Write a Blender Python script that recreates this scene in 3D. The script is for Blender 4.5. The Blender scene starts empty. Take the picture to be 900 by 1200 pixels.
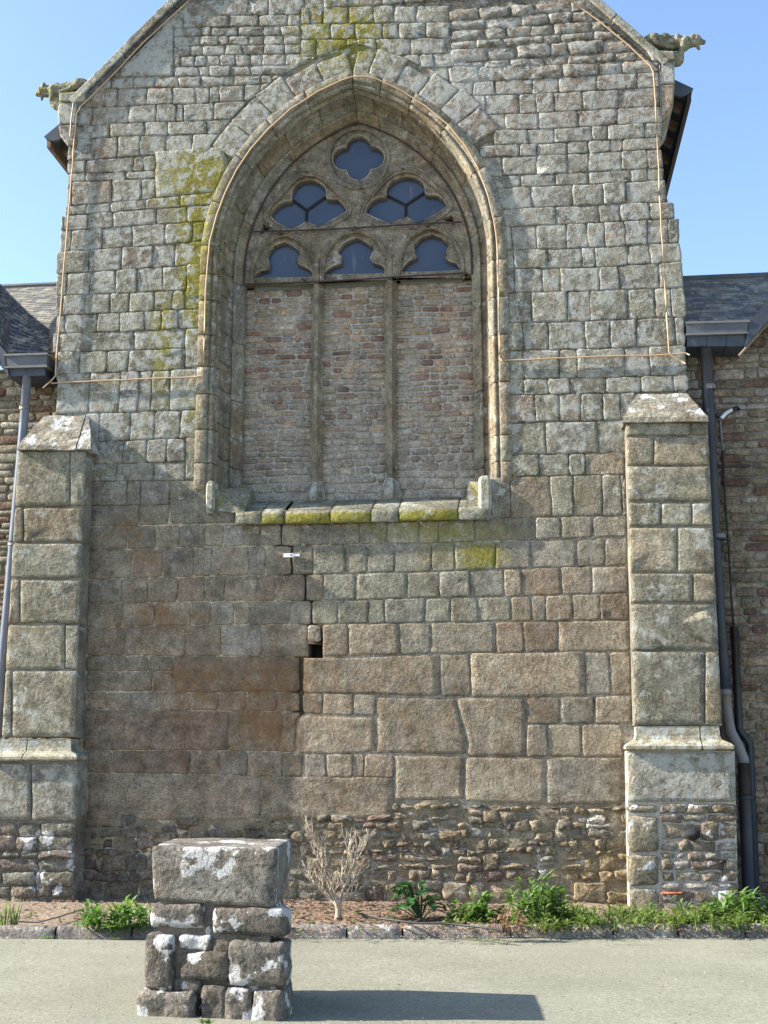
import bpy, bmesh, math, random
import numpy as np
from mathutils import Vector, Matrix, noise as mnoise

scene = bpy.context.scene
rnd = random.Random(11)
# ------------------------------------------------------------------ camera
F, PITCH, YAW, ROLL = 1450.0, .198, .1105, -.0017
CAM = np.array([13.9 * math.tan(YAW), -13.9, 1.6])
_l = np.array([-math.sin(YAW) * math.cos(PITCH), math.cos(YAW) * math.cos(PITCH), math.sin(PITCH)])
_r = np.array([math.cos(YAW), math.sin(YAW), 0.0])
_u = np.cross(_r, _l)
_cr, _sr = math.cos(ROLL), math.sin(ROLL)
BX, BY, BL = _cr * _r + _sr * _u, -_sr * _r + _cr * _u, _l
cam_data = bpy.data.cameras.new('camera')
cam = bpy.data.objects.new('camera', cam_data)
scene.collection.objects.link(cam)
scene.camera = cam
m = Matrix.Identity(4)
for i in range(3):
    m[i][0], m[i][1], m[i][2], m[i][3] = BX[i], BY[i], -BL[i], CAM[i]
cam.matrix_world = m
cam_data.sensor_fit = 'HORIZONTAL'
cam_data.sensor_width = 36
cam_data.lens = 36 * F / 900
cam_data.clip_start = .1
cam_data.clip_end = 5000

# ------------------------------------------------------------------ light
SUN_E, SUN_G = math.radians(31.5), math.radians(6.0)
sd = Vector((math.cos(SUN_E) * math.cos(SUN_G), math.cos(SUN_E) * math.sin(SUN_G), -math.sin(SUN_E)))
world = bpy.data.worlds.new('World')
scene.world = world
world.use_nodes = True
wn = world.node_tree
sky = wn.nodes.new('ShaderNodeTexSky')
sky.sky_type = 'NISHITA'
sky.sun_disc = False
sky.sun_elevation = SUN_E
sky.sun_rotation = math.atan2(-sd.x, -sd.y)
sky.altitude = 100
sky.air_density = 1.0
sky.dust_density = .9
sky.ozone_density = 2.2
bg = wn.nodes['Background']
bg.inputs['Strength'].default_value = .12
wn.links.new(sky.outputs[0], bg.inputs['Color'])
sun_data = bpy.data.lights.new('sun', 'SUN')
sun_data.energy = 5.0
sun_data.angle = math.radians(.5)
sun_data.color = (1, .93, .80)
sun = bpy.data.objects.new('sun', sun_data)
scene.collection.objects.link(sun)
sun.rotation_euler = sd.to_track_quat('-Z', 'Y').to_euler()
sun.location = (-20, -5, 20)
scene.view_settings.view_transform = 'Standard'
scene.view_settings.look = 'None'
scene.view_settings.exposure = 1.6
scene.view_settings.gamma = 1
scene.view_settings.use_curve_mapping = False

# ------------------------------------------------------------------ coordinates
def _ray(x, y):
    return BX * (x - 450) + BY * (600 - y) + BL * F
def P(x, y, w=0.0):
    """point of the vertical plane w metres in front of the gable wall -> (u, v)"""
    d = _ray(x, y); t = (-w - CAM[1]) / d[1]; q = CAM + t * d
    return (q[0], q[2])
def G(x, y, z=0.0):
    d = _ray(x, y); t = (z - CAM[2]) / d[2]
    return CAM + t * d
def PX(u, v, w=0.0):
    q = np.array([u, -w, v]) - CAM; k = q @ BL
    return 450 + F * (q @ BX) / k, 600 - F * (q @ BY) / k
def W3(u, v, w):
    return (u, -w, v)

# ------------------------------------------------------------------ materials
def new_mat(name):
    mt = bpy.data.materials.new(name); mt.use_nodes = True
    return mt, mt.node_tree, mt.node_tree.nodes['Principled BSDF']
def N(nt, t, **kw):
    n = nt.nodes.new(t)
    for k, v in kw.items():
        if isinstance(k, str) and k.startswith('i_'):
            n.inputs[k[2:].replace('_', ' ')].default_value = v
        else: setattr(n, k, v)
    return n
def pos_node(nt, scale=(1, 1, 1)):
    g = N(nt, 'ShaderNodeNewGeometry'); mp = N(nt, 'ShaderNodeMapping')
    mp.inputs['Scale'].default_value = scale
    nt.links.new(g.outputs['Position'], mp.inputs['Vector'])
    return mp.outputs[0]
def noise_tex(nt, vec, scale, detail=4, rough=.55):
    n = N(nt, 'ShaderNodeTexNoise'); n.inputs['Scale'].default_value = scale
    n.inputs['Detail'].default_value = detail; n.inputs['Roughness'].default_value = rough
    nt.links.new(vec, n.inputs['Vector']); return n.outputs['Fac']
def maprange(nt, val, a, b, c, d):
    n = N(nt, 'ShaderNodeMapRange')
    for i, x in enumerate((a, b, c, d)):
        n.inputs[i + 1].default_value = x
    nt.links.new(val, n.inputs[0]); return n.outputs[0]
def mth(nt, op, a, b=None, clamp=False):
    n = N(nt, 'ShaderNodeMath', operation=op, use_clamp=clamp)
    for i, x in enumerate((a, b)):
        if x is None: continue
        if isinstance(x, (int, float)): n.inputs[i].default_value = x
        else: nt.links.new(x, n.inputs[i])
    return n.outputs[0]
def mix(nt, fac, a, b, blend='MIX'):
    n = N(nt, 'ShaderNodeMix', data_type='RGBA', blend_type=blend)
    for s, x in ((n.inputs[0], fac), (n.inputs[6], a), (n.inputs[7], b)):
        if isinstance(x, (int, float)): s.default_value = x
        elif isinstance(x, tuple): s.default_value = (*x, 1) if len(x) == 3 else x
        else: nt.links.new(x, s)
    return n.outputs[2]
def bump(nt, bsdf, h, strength, dist):
    b = N(nt, 'ShaderNodeBump'); b.inputs['Strength'].default_value = strength
    b.inputs['Distance'].default_value = dist
    nt.links.new(h, b.inputs['Height']); nt.links.new(b.outputs[0], bsdf.inputs['Normal'])

def stone_material(name, bstr=1.0, bdist=.012, fine=48, lich_col=(.37, .37, .34), contrast=1.0, lscale=8.5, lsharp=.07, lmix=.8):
    mt, nt, bs = new_mat(name)
    ps = pos_node(nt)
    col = N(nt, 'ShaderNodeAttribute', attribute_name='Col')
    par = N(nt, 'ShaderNodeAttribute', attribute_name='Par')
    sep = N(nt, 'ShaderNodeSeparateColor'); nt.links.new(par.outputs['Color'], sep.inputs[0])
    n1 = noise_tex(nt, ps, 7, 8, .68); n2 = noise_tex(nt, ps, fine, 4, .7); n3 = noise_tex(nt, ps, 150, 2, .6)
    n4 = noise_tex(nt, ps, 2.1, 4, .6)
    k1 = maprange(nt, n1, .3, .7, 1 - .5 * contrast, 1 + .5 * contrast)
    k2 = maprange(nt, n2, .32, .68, 1 - .42 * contrast, 1 + .42 * contrast)
    k3 = maprange(nt, n3, .3, .7, .6, 1.4)
    k4 = maprange(nt, n4, .3, .7, .74, 1.26)
    k = mth(nt, 'MULTIPLY', mth(nt, 'MULTIPLY', k1, k2), mth(nt, 'MULTIPLY', k3, k4))
    kc = N(nt, 'ShaderNodeCombineColor'); [nt.links.new(k, kc.inputs[i]) for i in range(3)]
    c = mix(nt, 1.0, col.outputs['Color'], kc.outputs[0], 'MULTIPLY')
    # warm / cool drift
    nd = noise_tex(nt, ps, 3.3, 5, .6)
    c = mix(nt, maprange(nt, nd, .45, .7, 0, .35), c, mix(nt, 1.0, c, (1.12, .88, .66), 'MULTIPLY'))
    # yellow-green moss / algae (par G)
    ng = noise_tex(nt, ps, 11, 7, .72)
    mg = mth(nt, 'ADD', ng, mth(nt, 'MULTIPLY', sep.outputs[1], .62))
    mg = mth(nt, 'MULTIPLY', maprange(nt, mg, .60, .90, 0, .92), maprange(nt, sep.outputs[1], .02, .25, 0, 1))
    ngc = noise_tex(nt, ps, 26, 4, .6)
    c = mix(nt, mg, c, mix(nt, maprange(nt, ngc, .35, .65, 0, 1), (.13, .125, .018), (.27, .235, .03)))
    # orange lichen and rust (par B)
    no = noise_tex(nt, ps, 6, 7, .7)
    mo = mth(nt, 'ADD', no, mth(nt, 'MULTIPLY', sep.outputs[2], .55))
    mo = mth(nt, 'MULTIPLY', maprange(nt, mo, .66, .92, 0, .85), maprange(nt, sep.outputs[2], .02, .2, 0, 1))
    c = mix(nt, mth(nt, 'MULTIPLY', mo, .8), c, (.21, .105, .04))
    nb = noise_tex(nt, ps, 1.6, 6, .62)
    c = mix(nt, maprange(nt, nb, .50, .68, 0, .55), c, mix(nt, 1.0, c, (.72, .66, .60), 'MULTIPLY'))
    # pale crust lichen (par R)
    nl = noise_tex(nt, ps, lscale, 9, .60 if lsharp < .05 else .66); nl2 = noise_tex(nt, ps, 1.9, 2, .5)
    ml = mth(nt, 'ADD', mth(nt, 'ADD', nl, mth(nt, 'MULTIPLY', sep.outputs[0], .30)), mth(nt, 'MULTIPLY', nl2, .30))
    ml = maprange(nt, ml, .80, .80 + lsharp, 0, lmix)
    c = mix(nt, ml, c, lich_col)
    # dark specks
    nk = noise_tex(nt, ps, 24, 7, .75)
    c = mix(nt, maprange(nt, nk, .57, .66, 0, .75), c, mix(nt, 1.0, c, (.30, .28, .25), 'MULTIPLY'))
    nt.links.new(c, bs.inputs['Base Color'])
    bs.inputs['Roughness'].default_value = .93
    bs.inputs['Specular IOR Level'].default_value = .18
    h = mth(nt, 'ADD', mth(nt, 'MULTIPLY', n2, 1.3), mth(nt, 'MULTIPLY', noise_tex(nt, ps, 15, 6, .6), 2.2))
    h = mth(nt, 'ADD', h, mth(nt, 'MULTIPLY', n3, .3)); h = mth(nt, 'ADD', h, mth(nt, 'MULTIPLY', noise_tex(nt, ps, 5, 3, .5), 2.6))
    bump(nt, bs, h, bstr, bdist)
    return mt

M_STONE = stone_material('granite', 1.0, .016, 42)
M_SMOOTH = stone_material('dressed_granite', .8, .008, 40)
M_RUB = stone_material('rubble_stone', 1.0, .020, 36)
M_PIL = stone_material('weathered_granite', 1.0, .022, 34, (.52, .52, .52), .95, 5.5, .025, .92)

def mortar_material(name, dark, light, bd=.02):
    mt, nt, bs = new_mat(name); ps = pos_node(nt)
    a = noise_tex(nt, ps, 2.3, 6, .65); b = noise_tex(nt, ps, 40, 5, .7)
    c = mix(nt, maprange(nt, a, .38, .62, 0, 1), dark, light)
    k = maprange(nt, b, .3, .7, .6, 1.35)
    kc = N(nt, 'ShaderNodeCombineColor'); [nt.links.new(k, kc.inputs[i]) for i in range(3)]
    nt.links.new(mix(nt, 1.0, c, kc.outputs[0], 'MULTIPLY'), bs.inputs['Base Color'])
    bs.inputs['Roughness'].default_value = .95
    bump(nt, bs, mth(nt, 'ADD', b, noise_tex(nt, ps, 12, 4)), 1.0, bd)
    return mt
M_MORT = mortar_material('lime_mortar', (.12, .105, .08), (.29, .26, .21))
M_MORT_T = mortar_material('tan_mortar', (.15, .12, .08), (.28, .23, .155))
M_MORT_W = mortar_material('pale_mortar', (.29, .255, .215), (.42, .38, .335), .014)
M_MORT_D = mortar_material('old_dark_mortar', (.08, .068, .055), (.20, .17, .14))

def plain(name, col, rough=.5, metal=0.0, nscale=20, amt=.15, bd=0.0, col2=None):
    mt, nt, bs = new_mat(name); ps = pos_node(nt)
    n = noise_tex(nt, ps, nscale, 5, .6)
    if col2 is None: col2 = tuple(x * (1 - amt * 2) for x in col)
    nt.links.new(mix(nt, maprange(nt, n, .35, .65, 0, 1), col, col2), bs.inputs['Base Color'])
    bs.inputs['Roughness'].default_value = rough; bs.inputs['Metallic'].default_value = metal
    if bd: bump(nt, bs, n, 1.0, bd)
    return mt
M_ROPE = plain('tan_cord', (.46, .33, .21), .7, col2=(.44, .27, .14), nscale=3)
M_PIPE = plain('dark_painted_pipe', (.014, .016, .021), .55, col2=(.026, .029, .035), nscale=4)
M_PIPE_BLUE = plain('slate_blue_pipe', (.09, .105, .145), .35, col2=(.13, .15, .19), nscale=5)
M_PIPE_GREY = plain('grey_zinc', (.18, .172, .165), .55, col2=(.13, .12, .117), nscale=6)
M_LEAD = plain('lead_grey', (.105, .11, .118), .6, col2=(.065, .07, .08), nscale=5)
M_IRON = plain('rusty_iron', (.035, .02, .016), .8, nscale=30, col2=(.07, .035, .025))
M_WHITE = plain('white_plastic', (.78, .78, .80), .4, nscale=30, amt=.04)
M_BLACK = plain('black_rubber', (.015, .015, .016), .6, nscale=30)
M_WOOD = plain('weathered_wood', (.20, .15, .11), .8, nscale=9, col2=(.12, .085, .06), bd=.003)
M_SLATE_HUNG = plain('blue_slate_fascia', (.03, .038, .055), .6, nscale=7, col2=(.05, .06, .08))
M_CEMENT = plain('pale_cement', (.17, .18, .17), .9, nscale=14, col2=(.12, .122, .112), bd=.004)
M_BARK = plain('pale_bark', (.46, .40, .31), .85, nscale=14, col2=(.24, .19, .14), bd=.004)
M_SOIL = plain('soil_and_mulch', (.165, .115, .08), .95, nscale=16, col2=(.24, .19, .14), bd=.03)
M_CHIP = plain('red_bark_chip', (.20, .105, .065), .9, nscale=9, col2=(.17, .13, .095))
M_DRY = plain('dry_brown_leaf', (.32, .20, .11), .8, nscale=9, col2=(.18, .10, .05))

def slate_material():
    mt, nt, bs = new_mat('roof_slate'); ps = pos_node(nt)
    col = N(nt, 'ShaderNodeAttribute', attribute_name='Col')
    a = noise_tex(nt, ps, 7, 8, .7)
    c = mix(nt, maprange(nt, a, .50, .60, 0, .8), col.outputs['Color'], (.33, .31, .24))
    b = noise_tex(nt, ps, 60, 3, .6)
    nt.links.new(c, bs.inputs['Base Color']); bs.inputs['Roughness'].default_value = .7
    bump(nt, bs, b, .8, .006)
    return mt
M_SLATE = slate_material()
def leaf_material(name, c1, c2, c3):
    mt, nt, bs = new_mat(name); ps = pos_node(nt)
    a = noise_tex(nt, ps, 18, 3, .6); b = noise_tex(nt, ps, 60, 3)
    c = mix(nt, maprange(nt, a, .35, .65, 0, 1), c1, c2)
    c = mix(nt, maprange(nt, b, .56, .75, 0, .7), c, c3)
    nt.links.new(c, bs.inputs['Base Color']); bs.inputs['Roughness'].default_value = .5
    out = nt.nodes['Material Output']
    tr = N(nt, 'ShaderNodeBsdfTranslucent'); nt.links.new(mix(nt, 1.0, c, (1.3, 1.6, .7), 'MULTIPLY'), tr.inputs['Color'])
    ms = N(nt, 'ShaderNodeMixShader'); ms.inputs[0].default_value = .35
    nt.links.new(bs.outputs[0], ms.inputs[1]); nt.links.new(tr.outputs[0], ms.inputs[2])
    nt.links.new(ms.outputs[0], out.inputs['Surface'])
    return mt
M_LEAF = leaf_material('fresh_green_leaf', (.075, .15, .04), (.17, .26, .075), (.36, .42, .20))
M_LEAF_D = leaf_material('dark_glossy_leaf', (.025, .09, .03), (.055, .15, .05), (.14, .22, .10))
M_GRASS = leaf_material('grass_blade', (.085, .15, .03), (.19, .24, .07), (.34, .31, .15))

def ground_material():
    mt, nt, bs = new_mat('fine_gravel_surface'); ps = pos_node(nt)
    a = noise_tex(nt, ps, 1.1, 6, .6); b = noise_tex(nt, ps, 70, 4, .75); c2 = noise_tex(nt, ps, 190, 2, .6)
    c = mix(nt, maprange(nt, a, .35, .65, 0, 1), (.25, .248, .190), (.30, .293, .23))
    k = mth(nt, 'MULTIPLY', maprange(nt, b, .3, .7, .6, 1.4), maprange(nt, c2, .3, .7, .6, 1.4))
    kc = N(nt, 'ShaderNodeCombineColor'); [nt.links.new(k, kc.inputs[i]) for i in range(3)]
    c = mix(nt, 1.0, c, kc.outputs[0], 'MULTIPLY')
    g3 = noise_tex(nt, ps, 24, 6, .7); g4 = noise_tex(nt, ps, .45, 4, .6)
    kk = mth(nt, 'MULTIPLY', maprange(nt, g3, .3, .7, .78, 1.22), maprange(nt, g4, .35, .65, .9, 1.08)); kd = N(nt, 'ShaderNodeCombineColor'); [nt.links.new(kk, kd.inputs[i]) for i in range(3)]
    c = mix(nt, 1.0, c, kd.outputs[0], 'MULTIPLY')
    sp = N(nt, 'ShaderNodeTexVoronoi'); sp.inputs['Scale'].default_value = 30; nt.links.new(ps, sp.inputs['Vector'])
    c = mix(nt, maprange(nt, sp.outputs['Distance'], .10, .22, .55, 0), c, (.15, .14, .12))
    nt.links.new(c, bs.inputs['Base Color']); bs.inputs['Roughness'].default_value = .95
    bump(nt, bs, mth(nt, 'ADD', b, c2), 1.0, .014)
    return mt
M_GROUND = ground_material()

def glass_material():
    mt, nt, bs = new_mat('window_glass')
    ps = pos_node(nt)
    a = noise_tex(nt, pos_node(nt, (1.2, 1.2, 1.2)), 1.5, 3, .5)
    sc = noise_tex(nt, pos_node(nt, (5, 5, 1.3)), 2.0, 4, .6)
    c = mix(nt, maprange(nt, a, .3, .7, 0, 1), (.036, .048, .082), (.052, .068, .108))
    c = mix(nt, maprange(nt, sc, .60, .72, 0, .35), c, (.20, .17, .17))
    nt.links.new(c, bs.inputs['Base Color'])
    bs.inputs['Roughness'].default_value = .22; bs.inputs['IOR'].default_value = 1.5
    return mt
M_GLASS = glass_material()

# ------------------------------------------------------------------ object helpers
COLL = scene.collection
WL = {}
def thing(name, label, cat, loc=(0, 0, 0), group=None):
    o = bpy.data.objects.new(name, None); COLL.objects.link(o)
    o.location = loc; o['label'] = label; o['category'] = cat
    o.empty_display_size = .2
    if group: o['group'] = group
    WL[o.name] = Vector(loc); return o
def tag(o, label, cat, group=None):
    o['label'] = label; o['category'] = cat
    if group: o['group'] = group
    return o
def link_mesh(name, me, c, parent):
    o = bpy.data.objects.new(name, me); COLL.objects.link(o)
    WL[o.name] = Vector(c)
    if parent is not None:
        o.parent = parent; o.location = Vector(c) - WL[parent.name]
    else: o.location = c
    return o
def obj(name, verts, faces, mat, parent=None, col=None, par=None, smooth=True, center=None):
    """verts in world space; the object's origin goes to their middle"""
    v = np.array(verts, dtype=float)
    c = (v.min(0) + v.max(0)) / 2 if center is None else np.array(center)
    me = bpy.data.meshes.new(name)
    me.from_pydata((v - c).tolist(), [], faces)
    if col is not None:
        a = me.color_attributes.new('Col', 'FLOAT_COLOR', 'POINT')
        cc = np.array(col, dtype=float)
        if cc.ndim == 1: cc = np.tile(cc, (len(v), 1))
        a.data.foreach_set('color', np.hstack([cc[:, :3], np.ones((len(v), 1))]).ravel())
        b = me.color_attributes.new('Par', 'FLOAT_COLOR', 'POINT')
        pp = np.array(par if par is not None else (0, 0, 0), dtype=float)
        if pp.ndim == 1: pp = np.tile(pp, (len(v), 1))
        b.data.foreach_set('color', np.hstack([pp[:, :3], np.ones((len(v), 1))]).ravel())
    if smooth: me.polygons.foreach_set('use_smooth', [True] * len(me.polygons))
    me.materials.append(mat)
    me.update()
    return link_mesh(name, me, c, parent)

class MB:
    def __init__(s): s.v, s.f, s.c, s.p = [], [], [], []
    def add(s, v, f, c=None, p=None):
        n = len(s.v); s.v += [tuple(q) for q in v]; s.f += [tuple(i + n for i in g) for g in f]
        if c is not None:
            c = np.array(c); s.c += [tuple(c)] * len(v) if c.ndim == 1 else [tuple(x) for x in c]
            p = np.array(p if p is not None else (0, 0, 0)); s.p += [tuple(p)] * len(v) if p.ndim == 1 else [tuple(x) for x in p]
    def box(s, a, b, c=None, p=None):
        x0, y0, z0 = a; x1, y1, z1 = b
        s.add([(x0, y0, z0), (x1, y0, z0), (x1, y1, z0), (x0, y1, z0), (x0, y0, z1), (x1, y0, z1), (x1, y1, z1), (x0, y1, z1)],
              [(0, 3, 2, 1), (4, 5, 6, 7), (0, 1, 5, 4), (1, 2, 6, 5), (2, 3, 7, 6), (3, 0, 4, 7)], c, p)
    def tube(s, pts, r, n=6, c=None, p=None, cap=True):
        pts = [Vector(q) for q in pts]
        rs = r if isinstance(r, (list, tuple)) else [r] * len(pts)
        vs, fs = [], []
        up = None
        for i, q in enumerate(pts):
            t = (pts[min(i + 1, len(pts) - 1)] - pts[max(i - 1, 0)]).normalized()
            if up is None:
                up = Vector((0, 0, 1)) if abs(t.z) < .9 else Vector((1, 0, 0))
            a = t.cross(up)
            if a.length < 1e-4: a = t.cross(Vector((0, 1, 0)))
            a.normalize(); b = t.cross(a).normalized(); up = -b if False else up
            for k in range(n):
                th = 2 * math.pi * k / n
                vs.append(q + a * math.cos(th) * rs[i] + b * math.sin(th) * rs[i])
        for i in range(len(pts) - 1):
            for k in range(n):
                k2 = (k + 1) % n
                fs.append((i * n + k, i * n + k2, (i + 1) * n + k2, (i + 1) * n + k))
        if cap:
            fs.append(tuple(range(n))); fs.append(tuple((len(pts) - 1) * n + k for k in range(n - 1, -1, -1)))
        s.add(vs, fs, c, p)
    def prism(s, poly, y0, y1, c=None, p=None):
        """polygon in (x, z) extruded along y"""
        n = len(poly)
        v = [(a, y0, b) for a, b in poly] + [(a, y1, b) for a, b in poly]
        f = [tuple(range(n)), tuple(range(2 * n - 1, n - 1, -1))]
        f += [(i, i + n, (i + 1) % n + n, (i + 1) % n) for i in range(n)]
        s.add(v, f, c, p)
    def build(s, name, mat, parent=None, smooth=False, center=None):
        return obj(name, s.v, s.f, mat, parent, np.array(s.c) if s.c else None, np.array(s.p) if s.p else None, smooth, center)

def fix_normals(o):
    bm = bmesh.new(); bm.from_mesh(o.data); bmesh.ops.recalc_face_normals(bm, faces=bm.faces)
    bm.to_mesh(o.data); bm.free(); return o

# ------------------------------------------------------------------ arch of the window
AC, AA, AVS, AVA = -.385, 1.84, 7.60, 10.0     # centre, half width, springing, apex
AH = AVA - AVS
AR = (AA * AA + AH * AH) / (2 * AA)
ACX = AR - AA                                    # centres lie ACX beyond the axis
JAMB_V0 = 4.72
sz_f = 4.4137
def arch_pt(side, t, s=0.0):
    """side -1 left / +1 right; t metres along the outer line from v=JAMB_V0; s inward offset. Returns u, v"""
    L1 = AVS - JAMB_V0
    if t <= L1:
        return AC + side * (AA - s), JAMB_V0 + t
    th = (t - L1) / AR
    cx = AC - side * ACX; R = AR - s
    tm = math.acos(min(1, ACX / R))
    th2 = th * tm / math.acos(ACX / AR)
    return cx + side * R * math.cos(th2), AVS + R * math.sin(th2)
TH_A = math.acos(ACX / AR)
ARCH_LEN = (AVS - JAMB_V0) + AR * TH_A
TH_RING = math.radians(32); RINGW = .36
def arch_clip(poly):
    """clip a convex polygon so that it stays outside the arch and ring of voussoirs"""
    cu = sum(p[0] for p in poly) / len(poly); cv = sum(p[1] for p in poly) / len(poly)
    side = -1 if cu < AC else 1
    if cv < AVS:
        if cv < JAMB_V0: return poly
        return halfplane(poly, (AC + side * (AA + .004), cv), (side, 0))
    cx = AC - side * ACX
    du, dv = cu - cx, cv - AVS; th = math.atan2(dv, side * du)
    r = math.hypot(du, dv)
    if du * side <= 0: th = math.pi / 2
    R = AR + (RINGW + .01 if th > TH_RING else .005)
    if r < R - .02 and th < TH_A + .2: 
        pass
    n = (du / r, dv / r)
    return halfplane(poly, (cx + n[0] * R, AVS + n[1] * R), n)
def halfplane(poly, pt, n):
    out = []
    for i in range(len(poly)):
        a, b = poly[i], poly[(i + 1) % len(poly)]
        da = (a[0] - pt[0]) * n[0] + (a[1] - pt[1]) * n[1]; db = (b[0] - pt[0]) * n[0] + (b[1] - pt[1]) * n[1]
        if da >= 0: out.append(a)
        if (da >= 0) != (db >= 0):
            t = da / (da - db); out.append((a[0] + (b[0] - a[0]) * t, a[1] + (b[1] - a[1]) * t))
    return out
def area(poly):
    return .5 * sum(poly[i][0] * poly[(i + 1) % len(poly)][1] - poly[(i + 1) % len(poly)][0] * poly[i][1] for i in range(len(poly)))

# ------------------------------------------------------------------ stone shapes
def dedupe(poly, eps=.012):
    out = []
    for p in poly:
        if not out or math.hypot(p[0] - out[-1][0], p[1] - out[-1][1]) > eps: out.append(p)
    if len(out) > 1 and math.hypot(out[0][0] - out[-1][0], out[0][1] - out[-1][1]) < eps: out.pop()
    return out
def inset(poly, g):
    n = len(poly); out = []
    for i in range(n):
        a, b, c = poly[i - 1], poly[i], poly[(i + 1) % n]
        e1 = (b[0] - a[0], b[1] - a[1]); e2 = (c[0] - b[0], c[1] - b[1])
        l1 = math.hypot(*e1) or 1e-6; l2 = math.hypot(*e2) or 1e-6
        n1 = (-e1[1] / l1, e1[0] / l1); n2 = (-e2[1] / l2, e2[0] / l2)
        m_ = (n1[0] + n2[0], n1[1] + n2[1]); d = 1 + n1[0] * n2[0] + n1[1] * n2[1]
        d = max(d, .35)
        out.append((b[0] + m_[0] / d * g, b[1] + m_[1] / d * g))
    return out
def stone_shape(poly, w0=0.0, gap=.007, rc=.03, bev=.014, rough=.0018, dome=.004, depth=.10, seg=.14, jit=.004, lean=0.0):
    poly = dedupe(poly)
    if len(poly) < 3: return None
    if area(poly) < 0: poly = poly[::-1]
    if area(poly) < .0012: return None
    poly = inset(poly, gap)
    ext = min(max(p[0] for p in poly) - min(p[0] for p in poly), max(p[1] for p in poly) - min(p[1] for p in poly))
    if ext < .02 or area(poly) <= 0: return None
    rc = min(rc, ext * .3); bev = min(bev, ext * .2)
    pts = []
    n = len(poly)
    for i in range(n):
        a, b, c = poly[i - 1], poly[i], poly[(i + 1) % n]
        la = math.hypot(a[0] - b[0], a[1] - b[1]); lc = math.hypot(c[0] - b[0], c[1] - b[1])
        r1 = min(rc * rnd.uniform(.4, 1.3), la * .4); r2 = min(rc * rnd.uniform(.4, 1.3), lc * .4)
        p1 = (b[0] + (a[0] - b[0]) / la * r1, b[1] + (a[1] - b[1]) / la * r1)
        p2 = (b[0] + (c[0] - b[0]) / lc * r2, b[1] + (c[1] - b[1]) / lc * r2)
        pts.append(p1); pts.append(p2)
        d = math.hypot(c[0] - b[0], c[1] - b[1]) - 2 * r2
        k = int(d / seg)
        q1 = (c[0] + (b[0] - c[0]) / lc * min(rc, lc * .4), c[1] + (b[1] - c[1]) / lc * min(rc, lc * .4))
        for j in range(1, min(k, 7) + 1):
            t = j / (min(k, 7) + 1); pts.append((p2[0] + (q1[0] - p2[0]) * t, p2[1] + (q1[1] - p2[1]) * t))
    pts = [(p[0] + rnd.uniform(-jit, jit), p[1] + rnd.uniform(-jit, jit)) for p in pts]
    n = len(pts)
    r2_ = inset(pts, bev); 
    cu = sum(p[0] for p in pts) / n; cv = sum(p[1] for p in pts) / n
    r3 = [(p[0] + (cu - p[0]) * .38, p[1] + (cv - p[1]) * .38) for p in r2_]
    mid = [(p[0] + (cu - p[0]) * .12, p[1] + (cv - p[1]) * .12) for p in r2_]
    V = [W3(p[0], p[1], w0 - depth) for p in pts]
    V += [W3(p[0], p[1], w0 - bev * rnd.uniform(.7, 1.1)) for p in pts]
    V += [W3(p[0], p[1], w0 + rnd.uniform(-rough, rough)) for p in r2_]
    V += [W3(p[0], p[1], w0 + dome * .25 + rnd.uniform(-rough, rough) * .5) for p in mid]
    V += [W3(p[0], p[1], w0 + dome * .8 + rnd.uniform(-rough, rough)) for p in r3]
    V.append(W3(cu, cv, w0 + dome + rnd.uniform(-rough, rough)))
    Fc = []
    for k in range(4):
        for i in range(n):
            j = (i + 1) % n
            Fc.append((k * n + i, k * n + j, (k + 1) * n + j, (k + 1) * n + i))
    for i in range(n): Fc.append((4 * n + i, 4 * n + (i + 1) % n, 5 * n))
    return V, Fc, (cu, cv)

def gauss2(x, y, cx, cy, sx, sy): return math.exp(-((x - cx) / sx) ** 2 - ((y - cy) / sy) ** 2)
def wall_params(u, v):
    """pale lichen, moss, orange at a spot of the wall (spots named by where they are seen in the photograph)"""
    x, y = PX(u, v)
    moss = 1.0 * gauss2(x, y, 242, 235, 28, 62) + 1.0 * gauss2(x, y, 230, 330, 20, 66) + .7 * gauss2(x, y, 190, 400, 14, 60) * (x < 215) \
        + .8 * gauss2(x, y, 400, 38, 60, 34) + .35 * gauss2(x, y, 200, 215, 60, 50) + .62 * gauss2(x, y, 568, 652, 26, 14) + .25 * gauss2(x, y, 520, 650, 60, 30) + .30 * gauss2(x, y, 500, 622, 120, 12) \
        + .38 * gauss2(x, y, 225, 480, 30, 40) + .2 * gauss2(x, y, 400, 90, 90, 30) + .12 * gauss2(x, y, 480, 600, 140, 30) \
        + .15 * gauss2(x, y, 640, 560, 60, 70)
    orange = .62 * gauss2(x, y, 185, 722, 50, 22) + .45 * gauss2(x, y, 215, 805, 30, 50) + .42 * gauss2(x, y, 310, 820, 60, 60) + .4 * gauss2(x, y, 170, 640, 70, 40) + .35 * gauss2(x, y, 150, 610, 20, 20) \
        + .30 * gauss2(x, y, 690, 60, 60, 30) + .42 * gauss2(x, y, 170, 95, 90, 34) + .3 * gauss2(x, y, 110, 170, 50, 60) + .25 * gauss2(x, y, 660, 110, 70, 60) + .3 * gauss2(x, y, 320, 860, 30, 20) \
        + .28 * gauss2(x, y, 640, 730, 90, 120) + .27 * gauss2(x, y, 430, 810, 220, 110) + .22 * gauss2(x, y, 190, 880, 110, 60) + .2 * gauss2(x, y, 120, 190, 20, 60)
    lich = .55 if y < 500 else max(0.0, .55 - (y - 500) / 260)
    lich += .3 * gauss2(x, y, 90, 480, 60, 30) + .25 * gauss2(x, y, 540, 100, 60, 50) + .2 * gauss2(x, y, 180, 70, 50, 50)
    return lich, moss, orange
def lerp3(a, b, t): return tuple(a[i] + (b[i] - a[i]) * t for i in range(3))
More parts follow.
